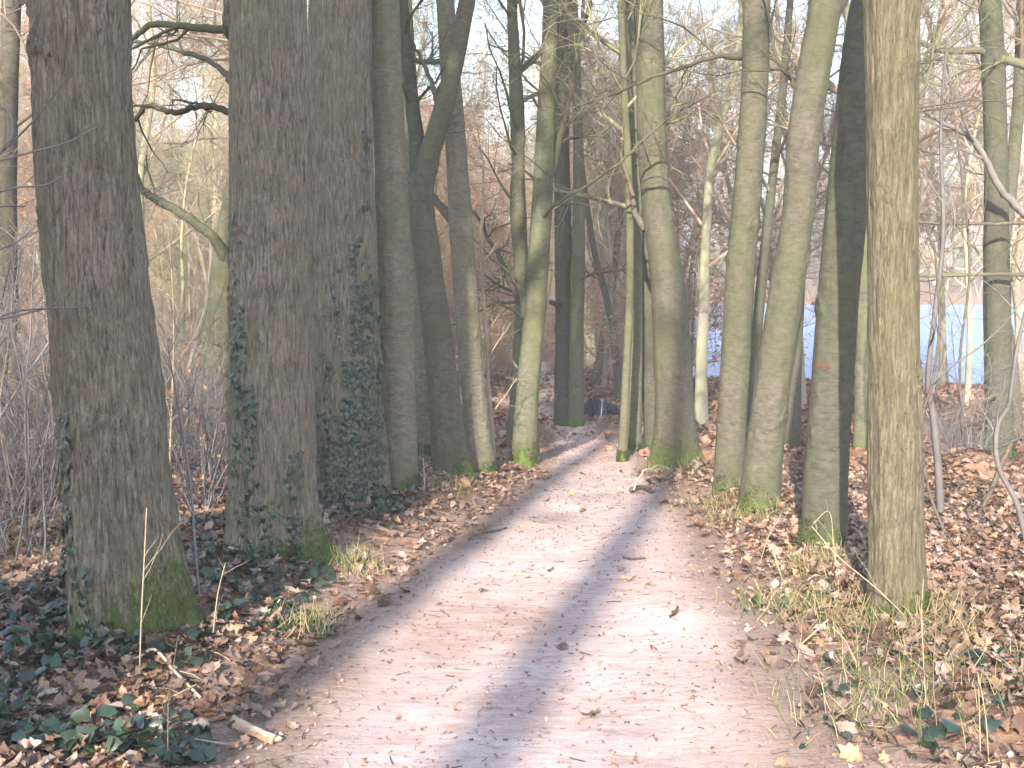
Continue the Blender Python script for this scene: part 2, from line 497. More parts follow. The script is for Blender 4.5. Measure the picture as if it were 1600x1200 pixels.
# ------------------------------------------------------------------ ground, path, lake
# thing positions first, so that tree feet can lift the soil
TREES = [
 # name, label, px line (x, y, width), material, ring count, dict
 dict(id='L1', label='massive furrowed trunk leaning left, nearest on the left with mossy right foot', line=[(212, 975, 160), (192, 860, 160), (178, 700, 154), (160, 520, 150), (140, 330, 142), (128, 150, 136), (124, 0, 134)],
      mat='oak_dark', na=180, furrow=0.019, moss=(0.75, -0.3), flare=0.12, lobes=[(-0.35, 0.50, 0.30), (-1.15, 0.14, 0.2), (-1.95, 0.16, 0.16), (-2.7, 0.16, 0.22), (1.5, 0.3, 0.3)], cat='tree'),
 dict(id='L2', label='thick grey-brown trunk with a mossy burl at top left, second on the left', line=[(430, 852, 132), (427, 760, 130), (424, 640, 128), (424, 450, 122), (423, 250, 118), (420, 100, 116), (418, 0, 114)],
      mat='oak_brown', na=170, furrow=0.012, moss=(0.33, -0.3), flare=0.1, lobes=[(-0.4, 0.46, 0.22), (-1.4, 0.12, 0.15), (-2.2, 0.12, 0.14), (-2.8, 0.12, 0.2)]),
 dict(id='L3', label='tall straight trunk heavily wrapped in ivy, third on the left', line=[(553, 782, 108), (549, 700, 105), (543, 560, 100), (538, 380, 95), (532, 200, 92), (530, 0, 92)],
      mat='oak_brown', na=160, furrow=0.012, moss=(0.2, -0.4), flare=0.1, lobes=[(-0.6, 0.2, 0.2), (-1.6, 0.1, 0.15), (-2.5, 0.1, 0.15)]),
 dict(id='L4', label='smooth grey trunk directly right of the ivy-wrapped trunk', line=[(624, 765, 62), (622, 640, 56), (618, 450, 54), (611, 280, 50), (604, 120, 48), (600, 0, 47)],
      mat='beech_light', na=96, furrow=0.003, moss=(0.2, -0.6), flare=0.15, lobes=[]),
 dict(id='L4b', label='slim pale green trunk between the smooth grey trunk and the forked leaning one', line=[(664, 752, 30), (660, 640, 27), (656, 480, 26), (648, 300, 25), (640, 150, 24), (632, 0, 22)],
      mat='beech_light', na=48, furrow=0.002, moss=(0.2, 0), flare=0.15, lobes=[], depth=13.2),
 dict(id='L5', label='dark trunk leaning left then forking sharply right, on the left row', line=[(704, 745, 56), (696, 640, 51), (683, 520, 46), (668, 400, 42), (658, 310, 40), (668, 250, 36), (690, 180, 32), (712, 90, 29), (730, 0, 26)],
      mat='beech', na=80, furrow=0.003, moss=(0.3, -0.3), flare=0.25, lobes=[(-0.3, 0.4, 0.2)]),
 dict(id='L6', label='grey trunk leaning left at the inner end of the left row', line=[(752, 738, 44), (742, 640, 38), (730, 500, 37), (722, 380, 36), (712, 230, 32), (703, 100, 30), (696, 0, 28)],
      mat='beech_light', na=80, furrow=0.003, moss=(0.15, 0), flare=0.2, lobes=[]),
 dict(id='M1', label='sunlit green mossy trunk with two upright stems left of the path bend', line=[(818, 726, 38), (824, 620, 36), (836, 480, 34), (846, 330, 32), (852, 200, 28), (858, 80, 24), (860, 0, 22)],
      mat='beech_green', na=64, furrow=0.003, moss=(0.35, 0), flare=0.2, lobes=[]),
 dict(id='M2', label='pale green stem directly behind the twin-stemmed mossy trunk', line=[(803, 722, 26), (810, 600, 24), (815, 480, 22), (812, 330, 20), (806, 180, 18), (800, 0, 16)],
      mat='beech_green', na=40, furrow=0.002, moss=(0.1, 0), flare=0.15, lobes=[], depth=15.2),
 dict(id='F1', label='dark straight trunk standing at the far path bend', line=[(884, 662, 36), (882, 560, 29), (881, 450, 27), (878, 250, 24), (876, 0, 20)],
      mat='beech_dark', na=48, furrow=0.002, moss=(0.1, 0), flare=0.35, lobes=[]),
 dict(id='F2', label='mossy far trunk just left of the dark blue tarpaulin', line=[(900, 666, 26), (900, 580, 24), (902, 450, 22), (905, 300, 18), (900, 100, 14), (896, 0, 12)],
      mat='beech_green', na=40, furrow=0.002, moss=(0.2, 0), flare=0.15, lobes=[]),
 dict(id='F3', label='pale leaning trunk far behind the dark blue tarpaulin', line=[(928, 624, 17), (937, 570, 16), (948, 500, 14), (962, 400, 11), (975, 280, 9)],
      mat='beech_green', na=32, furrow=0.002, moss=(0.0, 0), flare=0.1, lobes=[], depth=27),
 dict(id='F4', label='thin pale stem curving up left over the far path', line=[(968, 650, 13), (955, 500, 11), (926, 380, 10), (905, 230, 9), (893, 100, 8), (890, 0, 7)],
      mat='beech', na=24, furrow=0.001, moss=(0, 0), flare=0.1, lobes=[], depth=23),
 dict(id='R7a', label='slim pale stem with bright mossy foot on the right path edge', line=[(972, 724, 15), (978, 600, 13), (984, 450, 12), (983, 300, 12), (976, 150, 11), (970, 0, 10)],
      mat='beech_green', na=36, furrow=0.002, moss=(0.2, 0), flare=0.2, lobes=[]),
 dict(id='R7b', label='upright mossy trunk behind the slim pale stem on the right path edge', line=[(988, 724, 26), (991, 600, 24), (992, 450, 22), (992, 300, 22), (986, 150, 24), (977, 0, 24)],
      mat='beech_green', na=48, furrow=0.002, moss=(0.15, 0), flare=0.15, lobes=[], depth=14.6),
 dict(id='R6', label='dark trunk half hidden behind the flared mossy-footed tree', line=[(1024, 722, 34), (1018, 600, 30), (1012, 450, 26), (1004, 300, 18), (996, 180, 14), (990, 0, 10)],
      mat='beech_dark', na=48, furrow=0.002, moss=(0.1, 0), flare=0.15, lobes=[], depth=15),
 dict(id='R5', label='grey trunk with wide flared green mossy foot on the right path edge', line=[(1057, 722, 72), (1054, 660, 62), (1050, 560, 58), (1042, 430, 52), (1028, 330, 46), (1019, 220, 44), (1017, 100, 42), (1015, 0, 40)],
      mat='beech', na=96, furrow=0.003, moss=(0.38, 0), flare=0.1, lobes=[(-0.3, 0.22, 0.16), (-1.5, 0.12, 0.14), (-2.8, 0.2, 0.16)]),
 dict(id='R4', label='slim sunlit grey trunk, left one of the close pair on the right', line=[(1138, 772, 48), (1142, 680, 46), (1150, 540, 45), (1159, 400, 44), (1172, 250, 42), (1180, 120, 40), (1183, 0, 40)],
      mat='beech', na=96, furrow=0.003, moss=(0.25, -2.0), flare=0.1, lobes=[]),
 dict(id='R3', label='crooked trunk leaning right with a bend near the top of its visible stem', line=[(1186, 796, 64), (1195, 700, 58), (1210, 580, 54), (1230, 440, 52), (1248, 320, 48), (1254, 230, 50), (1270, 120, 50), (1292, 0, 48)],
      mat='beech', na=96, furrow=0.003, moss=(0.35, -2.5), flare=0.12, lobes=[]),
 dict(id='R2', label='half shaded greenish trunk with a red paint mark, second on the right', line=[(1287, 848, 74), (1291, 740, 68), (1300, 600, 64), (1311, 450, 64), (1328, 280, 64), (1346, 120, 66), (1366, 0, 70)],
      mat='beech_dark', na=120, furrow=0.003, moss=(0.25, -2.2), flare=0.1, lobes=[]),
 dict(id='R1', label='brightly sunlit furrowed straight trunk, nearest on the right', line=[(1402, 955, 92), (1400, 860, 84), (1399, 700, 77), (1396, 500, 73), (1395, 300, 71), (1395, 120, 74), (1394, 0, 80)],
      mat='oak_pale', na=150, furrow=0.010, moss=(0.18, -1.2), flare=0.12, lobes=[]),
 dict(id='R8', label='dark green trunk beside the lake near the right picture edge', line=[(1562, 712, 44), (1560, 600, 40), (1557, 400, 38), (1556, 250, 34), (1552, 100, 34), (1546, 0, 33)],
      mat='beech_dark', na=56, furrow=0.003, moss=(0.3, 0), flare=0.15, lobes=[]),
 dict(id='R8b', label='leaning pale stem crossing behind the lakeside trunk at right edge', line=[(1586, 690, 26), (1577, 560, 24), (1560, 450, 24), (1578, 300, 20), (1592, 150, 18), (1598, 0, 18)],
      mat='beech', na=40, furrow=0.002, moss=(0.1, 0), flare=0.1, lobes=[], depth=16),
 dict(id='R9', label='mossy trunk showing between the two nearest trunks on the right', line=[(1346, 700, 26), (1348, 560, 24), (1352, 420, 22), (1354, 280, 20), (1352, 120, 18), (1348, 0, 16)],
      mat='beech_green', na=36, furrow=0.002, moss=(0.1, 0), flare=0.1, lobes=[], depth=15.5),
 dict(id='R10', label='trunk seen in the gap between the crooked trunk and the red-marked one', line=[(1236, 690, 30), (1240, 560, 26), (1246, 450, 24), (1250, 330, 20), (1262, 150, 16), (1270, 0, 14)],
      mat='beech', na=36, furrow=0.002, moss=(0.1, 0), flare=0.1, lobes=[], depth=16.5),
 dict(id='R11', label='ivy-dark slender trunk right behind the slim sunlit trunk', line=[(1166, 700, 18), (1178, 560, 17), (1190, 440, 16), (1205, 300, 14), (1225, 120, 12), (1235, 0, 10)],
      mat='beech_dark', na=32, furrow=0.002, moss=(0.1, 0), flare=0.1, lobes=[], depth=17),
 dict(id='B1', label='sunlit lime green trunk with flared foot between the two nearest left trunks', line=[(334, 742, 62), (336, 640, 50), (342, 520, 42), (346, 430, 36), (352, 360, 26), (366, 270, 20), (376, 180, 16)],
      mat='beech_green', na=64, furrow=0.003, moss=(0.15, 0), flare=0.3, lobes=[], depth=13.5),
 dict(id='B2', label='sunlit slender trunk at the left picture edge', line=[(22, 740, 30), (20, 600, 27), (14, 420, 25), (13, 200, 26), (18, 0, 28)],
      mat='beech', na=40, furrow=0.002, moss=(0.1, 0), flare=0.1, lobes=[], depth=13.5),
]
for T in TREES:
    px, py, w = T['line'][0]
    if 'depth' in T:
        b = at(px, py, T['depth']); b[2] = g0(b[0], b[1])
    else:
        b = on_ground(px, py, g0)
    T['base'] = b
    r = w * 0.5 * b[1] / F_PX
    TREE_BUMPS.append((b[0], b[1], max(0.3, r * 2.2), min(0.10, 0.4 * r)))
for T in TREES:
    if 'depth' not in T:
        px, py, w = T['line'][0]
        b = on_ground(px, py); T['base'] = b
    T['base'][2] = float(g(T['base'][0], T['base'][1]))

def axis(parts):
    out = []
    for a, b, s in parts: out.append(np.arange(a, b, s))
    return np.concatenate(out)
gx = axis([(-1500, -300, 200), (-300, -80, 20), (-80, -24, 3), (-24, -10, 0.7), (-10, -4.5, 0.16), (-4.5, 5.5, 0.06), (5.5, 12, 0.16), (12, 30, 0.7), (30, 110, 3), (110, 320, 20), (320, 1501, 200)])
gy = axis([(-600, -60, 90), (-60, -14, 4), (-14, 2, 0.5), (2, 14, 0.06), (14, 26, 0.13), (26, 50, 0.5), (50, 150, 2.5), (150, 440, 20), (440, 2001, 200)])
XX, YY = np.meshgrid(gx, gy)
ZZ = g(XX, YY)
rel = sstep(0.1, 0.5, path_dist(XX, YY))
ZZ = ZZ + (0.018 * fbm(XX * 5, YY * 5, 0.7, 3, 21) * (0.25 + 0.75 * rel)) * (YY < 40) * (YY > 1)
# where the path sheet lies, keep the soil just under it
nx, ny = len(gx), len(gy)
idx = np.arange(nx * ny).reshape(ny, nx)
Q = np.stack([idx[:-1, :-1], idx[:-1, 1:], idx[1:, 1:], idx[1:, :-1]], -1).reshape(-1, 4)
V = np.stack([XX, YY, ZZ], -1).reshape(-1, 3)
pd = path_dist(XX, YY)
earth = 1 - sstep(0.0, 0.75, pd + 0.25 * fbm(XX * 1.3, YY * 1.3, 0, 3, 31))
mx, my, mr, mh = MOUND
earth = np.maximum(earth, 0.35 * np.exp(-(((XX - mx - 0.15) / (mr * 0.8)) ** 2 + ((YY - my + 0.2) / (mr * 0.6)) ** 2)))
far_grass = sstep(150, 175, YY) * sstep(18, 30, XX)
ground_me = mesh_from('ground', V, Q, attrs={'earth': earth.ravel(), 'grass': far_grass.ravel()})

def ground_mat():
    m, nt, p = newmat('forest_floor')
    v = mapped(nt, (1, 1, 1))
    vor = N(nt, 'ShaderNodeTexVoronoi', Scale=11.0, Randomness=1.0)
    dw = noise(nt, v, 9, 3, 0.6)
    wv = N(nt, 'ShaderNodeVectorMath', operation='MULTIPLY_ADD')
    cmb = N(nt, 'ShaderNodeCombineXYZ')
    nt.links.new(dw, cmb.inputs[0]); nt.links.new(dw, cmb.inputs[1])
    nt.links.new(cmb.outputs[0], wv.inputs[0]); wv.inputs[1].default_value = (0.15, 0.15, 0.15); nt.links.new(v, wv.inputs[2])
    nt.links.new(wv.outputs[0], vor.inputs['Vector'])
    sp = nt.nodes.new('ShaderNodeSeparateColor'); nt.links.new(vor.outputs['Color'], sp.inputs[0])
    lit = ramp(nt, sp.outputs[0], [(0.0, (0.07, 0.045, 0.03)), (0.3, (0.17, 0.095, 0.055)), (0.55, (0.26, 0.14, 0.08)), (0.8, (0.33, 0.20, 0.12)), (1.0, (0.42, 0.30, 0.21))])
    big = noise(nt, v, 0.5, 4, 0.6)
    lit = mix(nt, 1.0, lit, ramp(nt, big, [(0.3, (0.75, 0.75, 0.75)), (0.7, (1.15, 1.1, 1.05))]), 'MULTIPLY')
    fine = noise(nt, v, 45, 6, 0.7)
    ea = ramp(nt, fine, [(0.3, (0.17, 0.11, 0.085)), (0.7, (0.38, 0.27, 0.215))])
    a = N(nt, 'ShaderNodeAttribute', attribute_name='earth')
    col = mix(nt, a.outputs['Fac'], lit, ea)
    gr = N(nt, 'ShaderNodeAttribute', attribute_name='grass')
    gcol = ramp(nt, noise(nt, v, 0.25, 5, 0.6), [(0.3, (0.10, 0.14, 0.03)), (0.7, (0.22, 0.24, 0.07))])
    col = mix(nt, gr.outputs['Fac'], col, gcol)
    nt.links.new(col, p.inputs['Base Color'])
    p.inputs['Roughness'].default_value = 0.9
    p.inputs['Specular IOR Level'].default_value = 0.15
    b1 = bump(nt, vor.outputs['Distance'], 0.6, 0.03)
    nt.links.new(bump(nt, fine, 0.5, 0.012, b1), p.inputs['Normal'])
    return m
M['ground'] = ground_mat()
ground = tag(obj('ground', ground_me, M['ground']), kind='structure')

def path_mat():
    m, nt, p = newmat('sandy_path')
    v = mapped(nt, (1, 1, 1)); vw = mapped(nt, (0.55, 1.6, 1))
    n1 = noise(nt, v, 0.9, 5, 0.65); n2 = noise(nt, vw, 12, 6, 0.72); n3 = noise(nt, v, 140, 3, 0.75)
    col = ramp(nt, n2, [(0.26, (0.36, 0.24, 0.20)), (0.46, (0.52, 0.395, 0.35)), (0.7, (0.64, 0.525, 0.48))])
    col = mix(nt, 1.0, col, ramp(nt, n1, [(0.32, (0.74, 0.67, 0.64)), (0.62, (1.06, 1.06, 1.08))]), 'MULTIPLY')
    col = mix(nt, 1.0, col, ramp(nt, n3, [(0.28, (0.55, 0.5, 0.48)), (0.45, (1, 1, 1)), (0.7, (1.2, 1.2, 1.2))]), 'MULTIPLY')
    a = N(nt, 'ShaderNodeAttribute', attribute_name='edge')
    dirt = ramp(nt, noise(nt, v, 45, 6, 0.7), [(0.3, (0.17, 0.11, 0.085)), (0.7, (0.38, 0.27, 0.215))])
    ef = N(nt, 'ShaderNodeMath', operation='MULTIPLY_ADD'); nt.links.new(n2, ef.inputs[0]); ef.inputs[1].default_value = 0.9
    nt.links.new(a.outputs['Fac'], ef.inputs[2])
    col = mix(nt, ramp(nt, ef.outputs[0], [(0.62, (0, 0, 0)), (1.15, (1, 1, 1))]), col, dirt)
    nt.links.new(col, p.inputs['Base Color'])
    p.inputs['Roughness'].default_value = 0.85
    p.inputs['Specular IOR Level'].default_value = 0.2
    b1 = bump(nt, n2, 0.5, 0.02)
    nt.links.new(bump(nt, n3, 0.5, 0.006, b1), p.inputs['Normal'])
    return m
M['path'] = path_mat()

def strip(name, cl, width_fn, along, across, seed):
    """draped sheet along a centre line cl(s)->(x,y), 4 mm above the soil"""
    P = smooth_line(cl, 12)
    s = np.concatenate([[0], np.cumsum(np.linalg.norm(np.diff(P[:, :2], axis=0), axis=1))])
    ss = np.arange(0, s[-1], along)
    cx = np.interp(ss, s, P[:, 0]); cy = np.interp(ss, s, P[:, 1]); w = np.interp(ss, s, P[:, 2])
    tx = np.gradient(cx); ty = np.gradient(cy); l = np.hypot(tx, ty); nx_, ny_ = ty / l, -tx / l
    u = np.linspace(-1, 1, across)
    eL = 0.10 * fbm(ss * 1.1, 0.0, 0.0, 4, seed); eR = 0.10 * fbm(ss * 1.1, 7.0, 0.0, 4, seed + 5)
    hw = w[:, None] * 0.5 + np.where(u[None] < 0, eL[:, None], eR[:, None])
    X = cx[:, None] + nx_[:, None] * u[None] * hw; Y = cy[:, None] + ny_[:, None] * u[None] * hw
    Z = g(X, Y) + 0.018 * fbm(X * 5, Y * 5, 0.7, 3, 21) * 0.25 + 0.014 + 0.012 * (1 - np.abs(u[None]) ** 6)
    Z[:, 0] -= 0.03; Z[:, -1] -= 0.03
    n, k = X.shape
    idx = np.arange(n * k).reshape(n, k)
    Q = np.stack([idx[:-1, :-1], idx[:-1, 1:], idx[1:, 1:], idx[1:, :-1]], -1).reshape(-1, 4)
    edge = np.broadcast_to(np.abs(u)[None] ** 3, X.shape)
    return mesh_from(name, np.stack([X, Y, Z], -1).reshape(-1, 3), Q, attrs={'edge': edge.ravel()})

tag(obj('path', strip('path', PATH[:, [1, 0, 2]], None, 0.07, 40, 40), M['path']), kind='structure')
sp_x = np.linspace(0.2, -30, 24)
tag(obj('side_path', strip('side_path', np.stack([sp_x, side_path_y(sp_x), np.full(24, 1.4)], 1), None, 0.2, 12, 60), M['path']), kind='structure')

def lake_mat():
    m, nt, p = newmat('lake_water')
    v = mapped(nt, (1, 0.8, 1))
    f = noise(nt, v, 1.6, 4, 0.6); f2 = noise(nt, v, 7.0, 3, 0.6)
    p.inputs['Base Color'].default_value = (0.17, 0.28, 0.56, 1)
    p.inputs['Roughness'].default_value = 0.3
    p.inputs['IOR'].default_value = 1.33
    b = bump(nt, f, 0.9, 0.35)
    nt.links.new(bump(nt, f2, 0.6, 0.08, b), p.inputs['Normal'])
    return m
M['lake'] = lake_mat()
lx = np.linspace(2, 120, 40); ly = np.linspace(29, 122, 40)
LX, LY = np.meshgrid(lx, ly)
idx = np.arange(1600).reshape(40, 40)
tag(obj('lake', mesh_from('lake', np.stack([LX, LY, np.full_like(LX, LAKE_Z)], -1).reshape(-1, 3),
    np.stack([idx[:-1, :-1], idx[:-1, 1:], idx[1:, 1:], idx[1:, :-1]], -1).reshape(-1, 4)), M['lake']), kind='structure')

# ------------------------------------------------------------------ trees of the two rows and the traced trees behind them
def make_trunk(name, line, rad, na, dz_near, h_near, flare, lobes, furrow, moss, seed, smoothbark):
    """line (M,3) relative to the foot, rings level; returns mesh and surface function"""
    zs = line[:, 2]
    top = zs[-1]
    hs = np.concatenate([np.arange(-0.35, h_near, dz_near), np.arange(h_near, top, 0.22), [top]])
    cx = np.interp(hs, zs, line[:, 0]); cy = np.interp(hs, zs, line[:, 1]); r = np.interp(hs, zs, rad)
    th = np.arange(na) * 2 * math.pi / na
    def radius(th, h):
        r = np.interp(h, zs, rad)
        hh = np.maximum(h, -0.1)
        f = 0.45 * flare * np.exp(-hh / 0.16) * (1 + 0.3 * np.cos(th * 5 + seed))
        for a, s, hk in lobes:
            f = f + s * np.exp(-hh / hk) * np.maximum(0, np.cos(th - a)) ** 5
        return r * (1 + f + 0.05 * fbm(np.cos(th) * 1.5, np.sin(th) * 1.5, h * 1.1, 3, seed + 3))
    H, TH = np.meshgrid(hs, th, indexing='ij')
    Rr = radius(TH, H)
    X, Y = np.cos(TH) * Rr, np.sin(TH) * Rr
    if smoothbark:
        d = furrow * (0.8 * fbm(X * 7, Y * 7, H * 9, 3, seed) + 0.7 * np.abs(vnoise(X * 5, Y * 5, H * 26, seed + 1)))
    else:
        tw = 0.25 * vnoise(X * 2, Y * 2, H * 1.2, seed + 8)
        rid = 1 - np.abs(vnoise((X + tw * 0.1) * 24, (Y + tw * 0.1) * 24, H * 2.6, seed)) * 1.7
        rid2 = 1 - np.abs(vnoise(X * 45, Y * 45, H * 6.0, seed + 2)) * 1.7
        crack = np.minimum(0, vnoise(X * 6, Y * 6, H * 13, seed + 5) + 0.45)
        d = furrow * (0.75 * rid + 0.4 * rid2 + 1.1 * crack)
    sr = np.random.default_rng(seed)
    for q in range(9):
        a0, hq, sz = sr.uniform(-math.pi, 0), sr.uniform(0.3, max(h_near, 1.0)), sr.uniform(0.35, 1.0) * min(0.06, 0.35 * float(np.interp(1.0, zs, rad)))
        da = (np.mod(TH - a0 + math.pi, 2 * math.pi) - math.pi) * float(np.interp(hq, zs, rad)); dh = H - hq + 0.9 * np.abs(da)
        e = (da / (sz * 1.5)) ** 2 + (dh / (sz * 0.8)) ** 2
        d = d + sz * 0.34 * (np.exp(-(e - 0.9) ** 2 * 2.0) - 0.5 * np.exp(-e * 2.5))
    Rr = Rr + d
    ccx = np.interp(H, zs, line[:, 0]); ccy = np.interp(H, zs, line[:, 1])
    V = np.stack([ccx + np.cos(TH) * Rr, ccy + np.sin(TH) * Rr, H], -1)
    n = len(hs)
    idx = np.arange(n * na).reshape(n, na)
    b = np.roll(idx, -1, 1)
    Q = np.stack([idx[:-1], b[:-1], b[1:], idx[1:]], -1).reshape(-1, 4)
    mh, ma = moss
    if ma == 0: df = 1.0
    else: df = 0.25 + 0.75 * np.maximum(0, np.cos(TH - ma)) ** 1.0
    mo = np.clip(0.5 - (H / max(mh, 0.02)) * 0.6 / np.maximum(df, 0.05), -1, 0.5) if mh > 0 else np.full_like(H, -1.0)
    me = mesh_from(name, V.reshape(-1, 3), Q, attrs={'moss': mo.ravel()})
    def surf(a, h):
        R_ = radius(np.asarray(a, float), np.asarray(h, float))
        return np.stack([np.interp(h, zs, line[:, 0]) + np.cos(a) * R_, np.interp(h, zs, line[:, 1]) + np.sin(a) * R_, h], -1)
    return me, surf

SURF = {}
ROOT = {}
AX = {}
for ti, T in enumerate(TREES):
    rng = np.random.default_rng(100 + ti)
    base = T['base']; d = base[1]
    pts = []; rad = []
    for px, py, w in T['line']:
        P = at(px, py, d); pts.append(P - base); rad.append(w * 0.5 * d / F_PX / math.cos(PITCH))
    pts = np.array(pts); rad = np.array(rad)
    pts[0] = [pts[0][0], 0, 0]
    sm = smooth_line(np.column_stack([pts, rad]), 8)
    # carry the stem on above the picture
    tip = sm[-1]; dirn = unit(sm[-1, :3] - sm[-8, :3])
    Htot = 15.0 + rng.uniform(-2, 3)
    if rad[0] < 0.12: Htot = 11.5 + rng.uniform(-2, 2)
    ext = []; p = tip[:3].copy(); r0 = tip[3]; dd = dirn.copy()
    nst = max(6, int((Htot - p[2]) / 0.9))
    for k in range(nst):
        dd = unit(dd * np.array([0.9, 0.9, 1]) + rng.normal(0, 0.05, 3) + np.array([0, 0, 0.05]))
        if abs(dd[2]) < 0.75: dd[2] = 0.75; dd = unit(dd)
        p = p + dd * (Htot - tip[2]) / nst
        ext.append([*p, r0 * (1 - 0.93 * (k + 1) / nst)])
    full = np.vstack([np.concatenate([[sm[0] * np.array([1, 1, 0, 1]) + np.array([0, 0, -0.5, 0])], sm]), np.array(ext)])
    full = full[np.concatenate([[True], np.diff(full[:, 2]) > 1e-4])]
    keep = np.maximum.accumulate(full[:, 2]) == full[:, 2]
    full = full[keep]
    root = thing('tree', T['label'], 'tree', base, 'trees lining the path' if T['id'][0] in 'LRM' else 'trees traced in the wood')
    near = d < 12
    hn = min(3.4, T['base'][1] * 0.25 + 1.9) if near else 4.5
    me, surf = make_trunk('trunk', full[:, :3], full[:, 3], T['na'], 0.022 if near else 0.05, hn, T['flare'], T['lobes'], T['furrow'], T['moss'], 200 + ti, T['mat'].startswith('beech'))
    obj('trunk', me, M[T['mat']], root)
    line = full[:, :3]; fr = full[:, 3]
    # crown
    thin = rad[0] < 0.14
    t_lo = 0.42 if near else (0.30 if thin else 0.36)
    s = np.linspace(0, 1, 24); zz = np.interp(s, np.linspace(0, 1, len(line)), np.arange(len(line)))
    hz = np.linspace(0, line[-1, 2], 24)
    cl = np.column_stack([np.interp(hz, line[:, 2], line[:, 0]), np.interp(hz, line[:, 2], line[:, 1]), hz])
    cr = np.interp(hz, line[:, 2], fr)
    cm, lm = crown_mesh('crown', cl, cr, rng, nl=7 if near else 13, t0=t_lo, Lf=0.30 if not thin else 0.24, subs=5 if near else 6, twigs=4 if near else 5, tips=1 if near else 3, ang=1.0)
    obj('crown', cm, M['twig_green'] if 'green' in T['mat'] else M['twig'], root)
    if T['moss'][0] >= 0.15 and d < 15:
        mh, ma = T['moss']; nb = 2600
        hb = mh * 0.95 * rng.uniform(0, 1, nb) ** 1.3; ab = rng.uniform(-math.pi, math.pi, nb)
        df = np.ones(nb) if ma == 0 else 0.25 + 0.75 * np.maximum(0, np.cos(ab - ma))
        k_ = (hb < mh * 0.8 * df) & (vnoise(np.cos(ab) * 4, np.sin(ab) * 4, hb * 9, 61) > -0.25); hb, ab = hb[k_], ab[k_]
        S0 = surf(ab, hb); nr = np.column_stack([np.cos(ab), np.sin(ab), np.full(len(ab), 0.5)])
        G = grow(S0 - nr * 0.004, nr + rng.normal(0, 0.5, nr.shape), rng.uniform(0.012, 0.034, len(ab)), 3, 0.3, -0.1, rng)
        Vm, Qm = tubes(G, np.array([0.0035, 0.0026, 0.0008])[None] * np.ones((len(ab), 1)), 3)
        mc = np.array([(0.035, 0.055, 0.012), (0.055, 0.08, 0.016), (0.075, 0.095, 0.02)])[rng.integers(0, 3, len(ab))]
        tag(obj('moss', mesh_from('moss', Vm, Qm, cols=np.repeat(mc, 9, 0)), M['leaf'], root), kind='stuff')
    SURF[T['id']] = surf; ROOT[T['id']] = root; AX[T['id']] = (cl, cr)

def traced(tree_id, name, px_pts, mat, seed, d0=0.0, d1=0.0, twig=(5, 4, 2), k=7, label=None):
    """a limb drawn through pixels, growing from depth+d0 to depth+d1 of its tree, with twigs"""
    rng = np.random.default_rng(seed)
    root = ROOT[tree_id]; base = np.array(root.location)
    n = len(px_pts); pts = []
    for i, (px, py, w) in enumerate(px_pts):
        dep = base[1] + d0 + (d1 - d0) * i / (n - 1)
        P = at(px, py, dep) - base
        pts.append([*P, w * 0.5 * dep / F_PX])
    L = smooth_line(np.array(pts), 6)
    L[1:-1, :3] += rng.normal(0, 0.006, (len(L) - 2, 3))
    acc = Acc()
    acc.add(*tubes(L[None, :, :3], L[None, :, 3], k))
    ln = np.linalg.norm(L[-1, :3] - L[0, :3])
    if twig[0]:
        S, D, r, t = sprout(L[None, :, :3], L[None, :, 3], twig[0], 0.15, 1, 0.8, rng)
        P2 = grow(S, D, ln * rng.uniform(0.2, 0.55, len(t)), 6, 0.22, 0.0, rng); R2 = np.clip(r * 0.5, 0.004, 0.02)[:, None] * np.linspace(1, 0.35, 6)
        acc.add(*tubes(P2, R2, 4))
        S, D, r, t = sprout(P2, R2, twig[1], 0.1, 1, 0.8, rng)
        P3 = grow(S, D, rng.uniform(0.12, 0.5, len(t)), 4, 0.2, 0.0, rng); R3 = np.clip(r * 0.5, 0.002, 0.006)[:, None] * np.linspace(1, 0.5, 4)
        acc.add(*tubes(P3, R3, 3))
        S, D, r, t = sprout(P3, R3, twig[2], 0.1, 1, 0.8, rng)
        P4 = grow(S, D, rng.uniform(0.08, 0.3, len(t)), 3, 0.2, 0.0, rng); R4 = np.full((len(t), 3), 0.0018)
        acc.add(*tubes(P4, R4, 3))
    o = obj(name, acc.mesh(name), mat, root)
    if label: o['label'] = label
    return o

traced('L2', 'limb', [(385, 40, 14), (340, 46, 13), (290, 42, 11), (240, 38, 10), (205, 58, 8), (165, 62, 6), (120, 40, 4)], M['limb'], 1, 0, 0.4)
traced('L2', 'limb', [(385, 190, 10), (355, 174, 11), (310, 166, 10), (275, 178, 9), (235, 165, 8), (212, 185, 7), (190, 205, 5)], M['limb'], 2, 0.1, 0.9, label='twisted mossy limb reaching left')
traced('L2', 'limb', [(375, 140, 18), (345, 108, 9), (300, 85, 8), (255, 72, 7), (215, 64, 5), (170, 90, 4)], M['limb'], 3, 0.2, 1.5)
traced('B1', 'limb', [(347, 430, 15), (346, 395, 17), (332, 370, 16), (290, 338, 15), (250, 315, 14), (222, 295, 12), (210, 270, 8), (180, 240, 6)], M['beech_green'], 4, 0, -0.8, label='mossy limb rising to the left')
traced('L5', 'limb', [(660, 330, 26), (654, 250, 26), (645, 160, 22), (634, 60, 18), (628, -20, 15)], M['beech_dark'], 5, 0, 0.3, (6, 5, 3))
traced('L5', 'limb', [(690, 180, 14), (678, 140, 8), (660, 95, 6), (640, 60, 4)], M['limb'], 51, 0, 0.3, (5, 4, 2))
traced('L6', 'limb', [(722, 380, 16), (708, 345, 17), (684, 318, 13), (668, 300, 9), (640, 285, 6)], M['beech'], 6, 0, 0.6)
traced('L6', 'limb', [(706, 100, 16), (680, 97, 9), (650, 95, 8), (620, 85, 6)], M['limb'], 61, 0, 0.6)
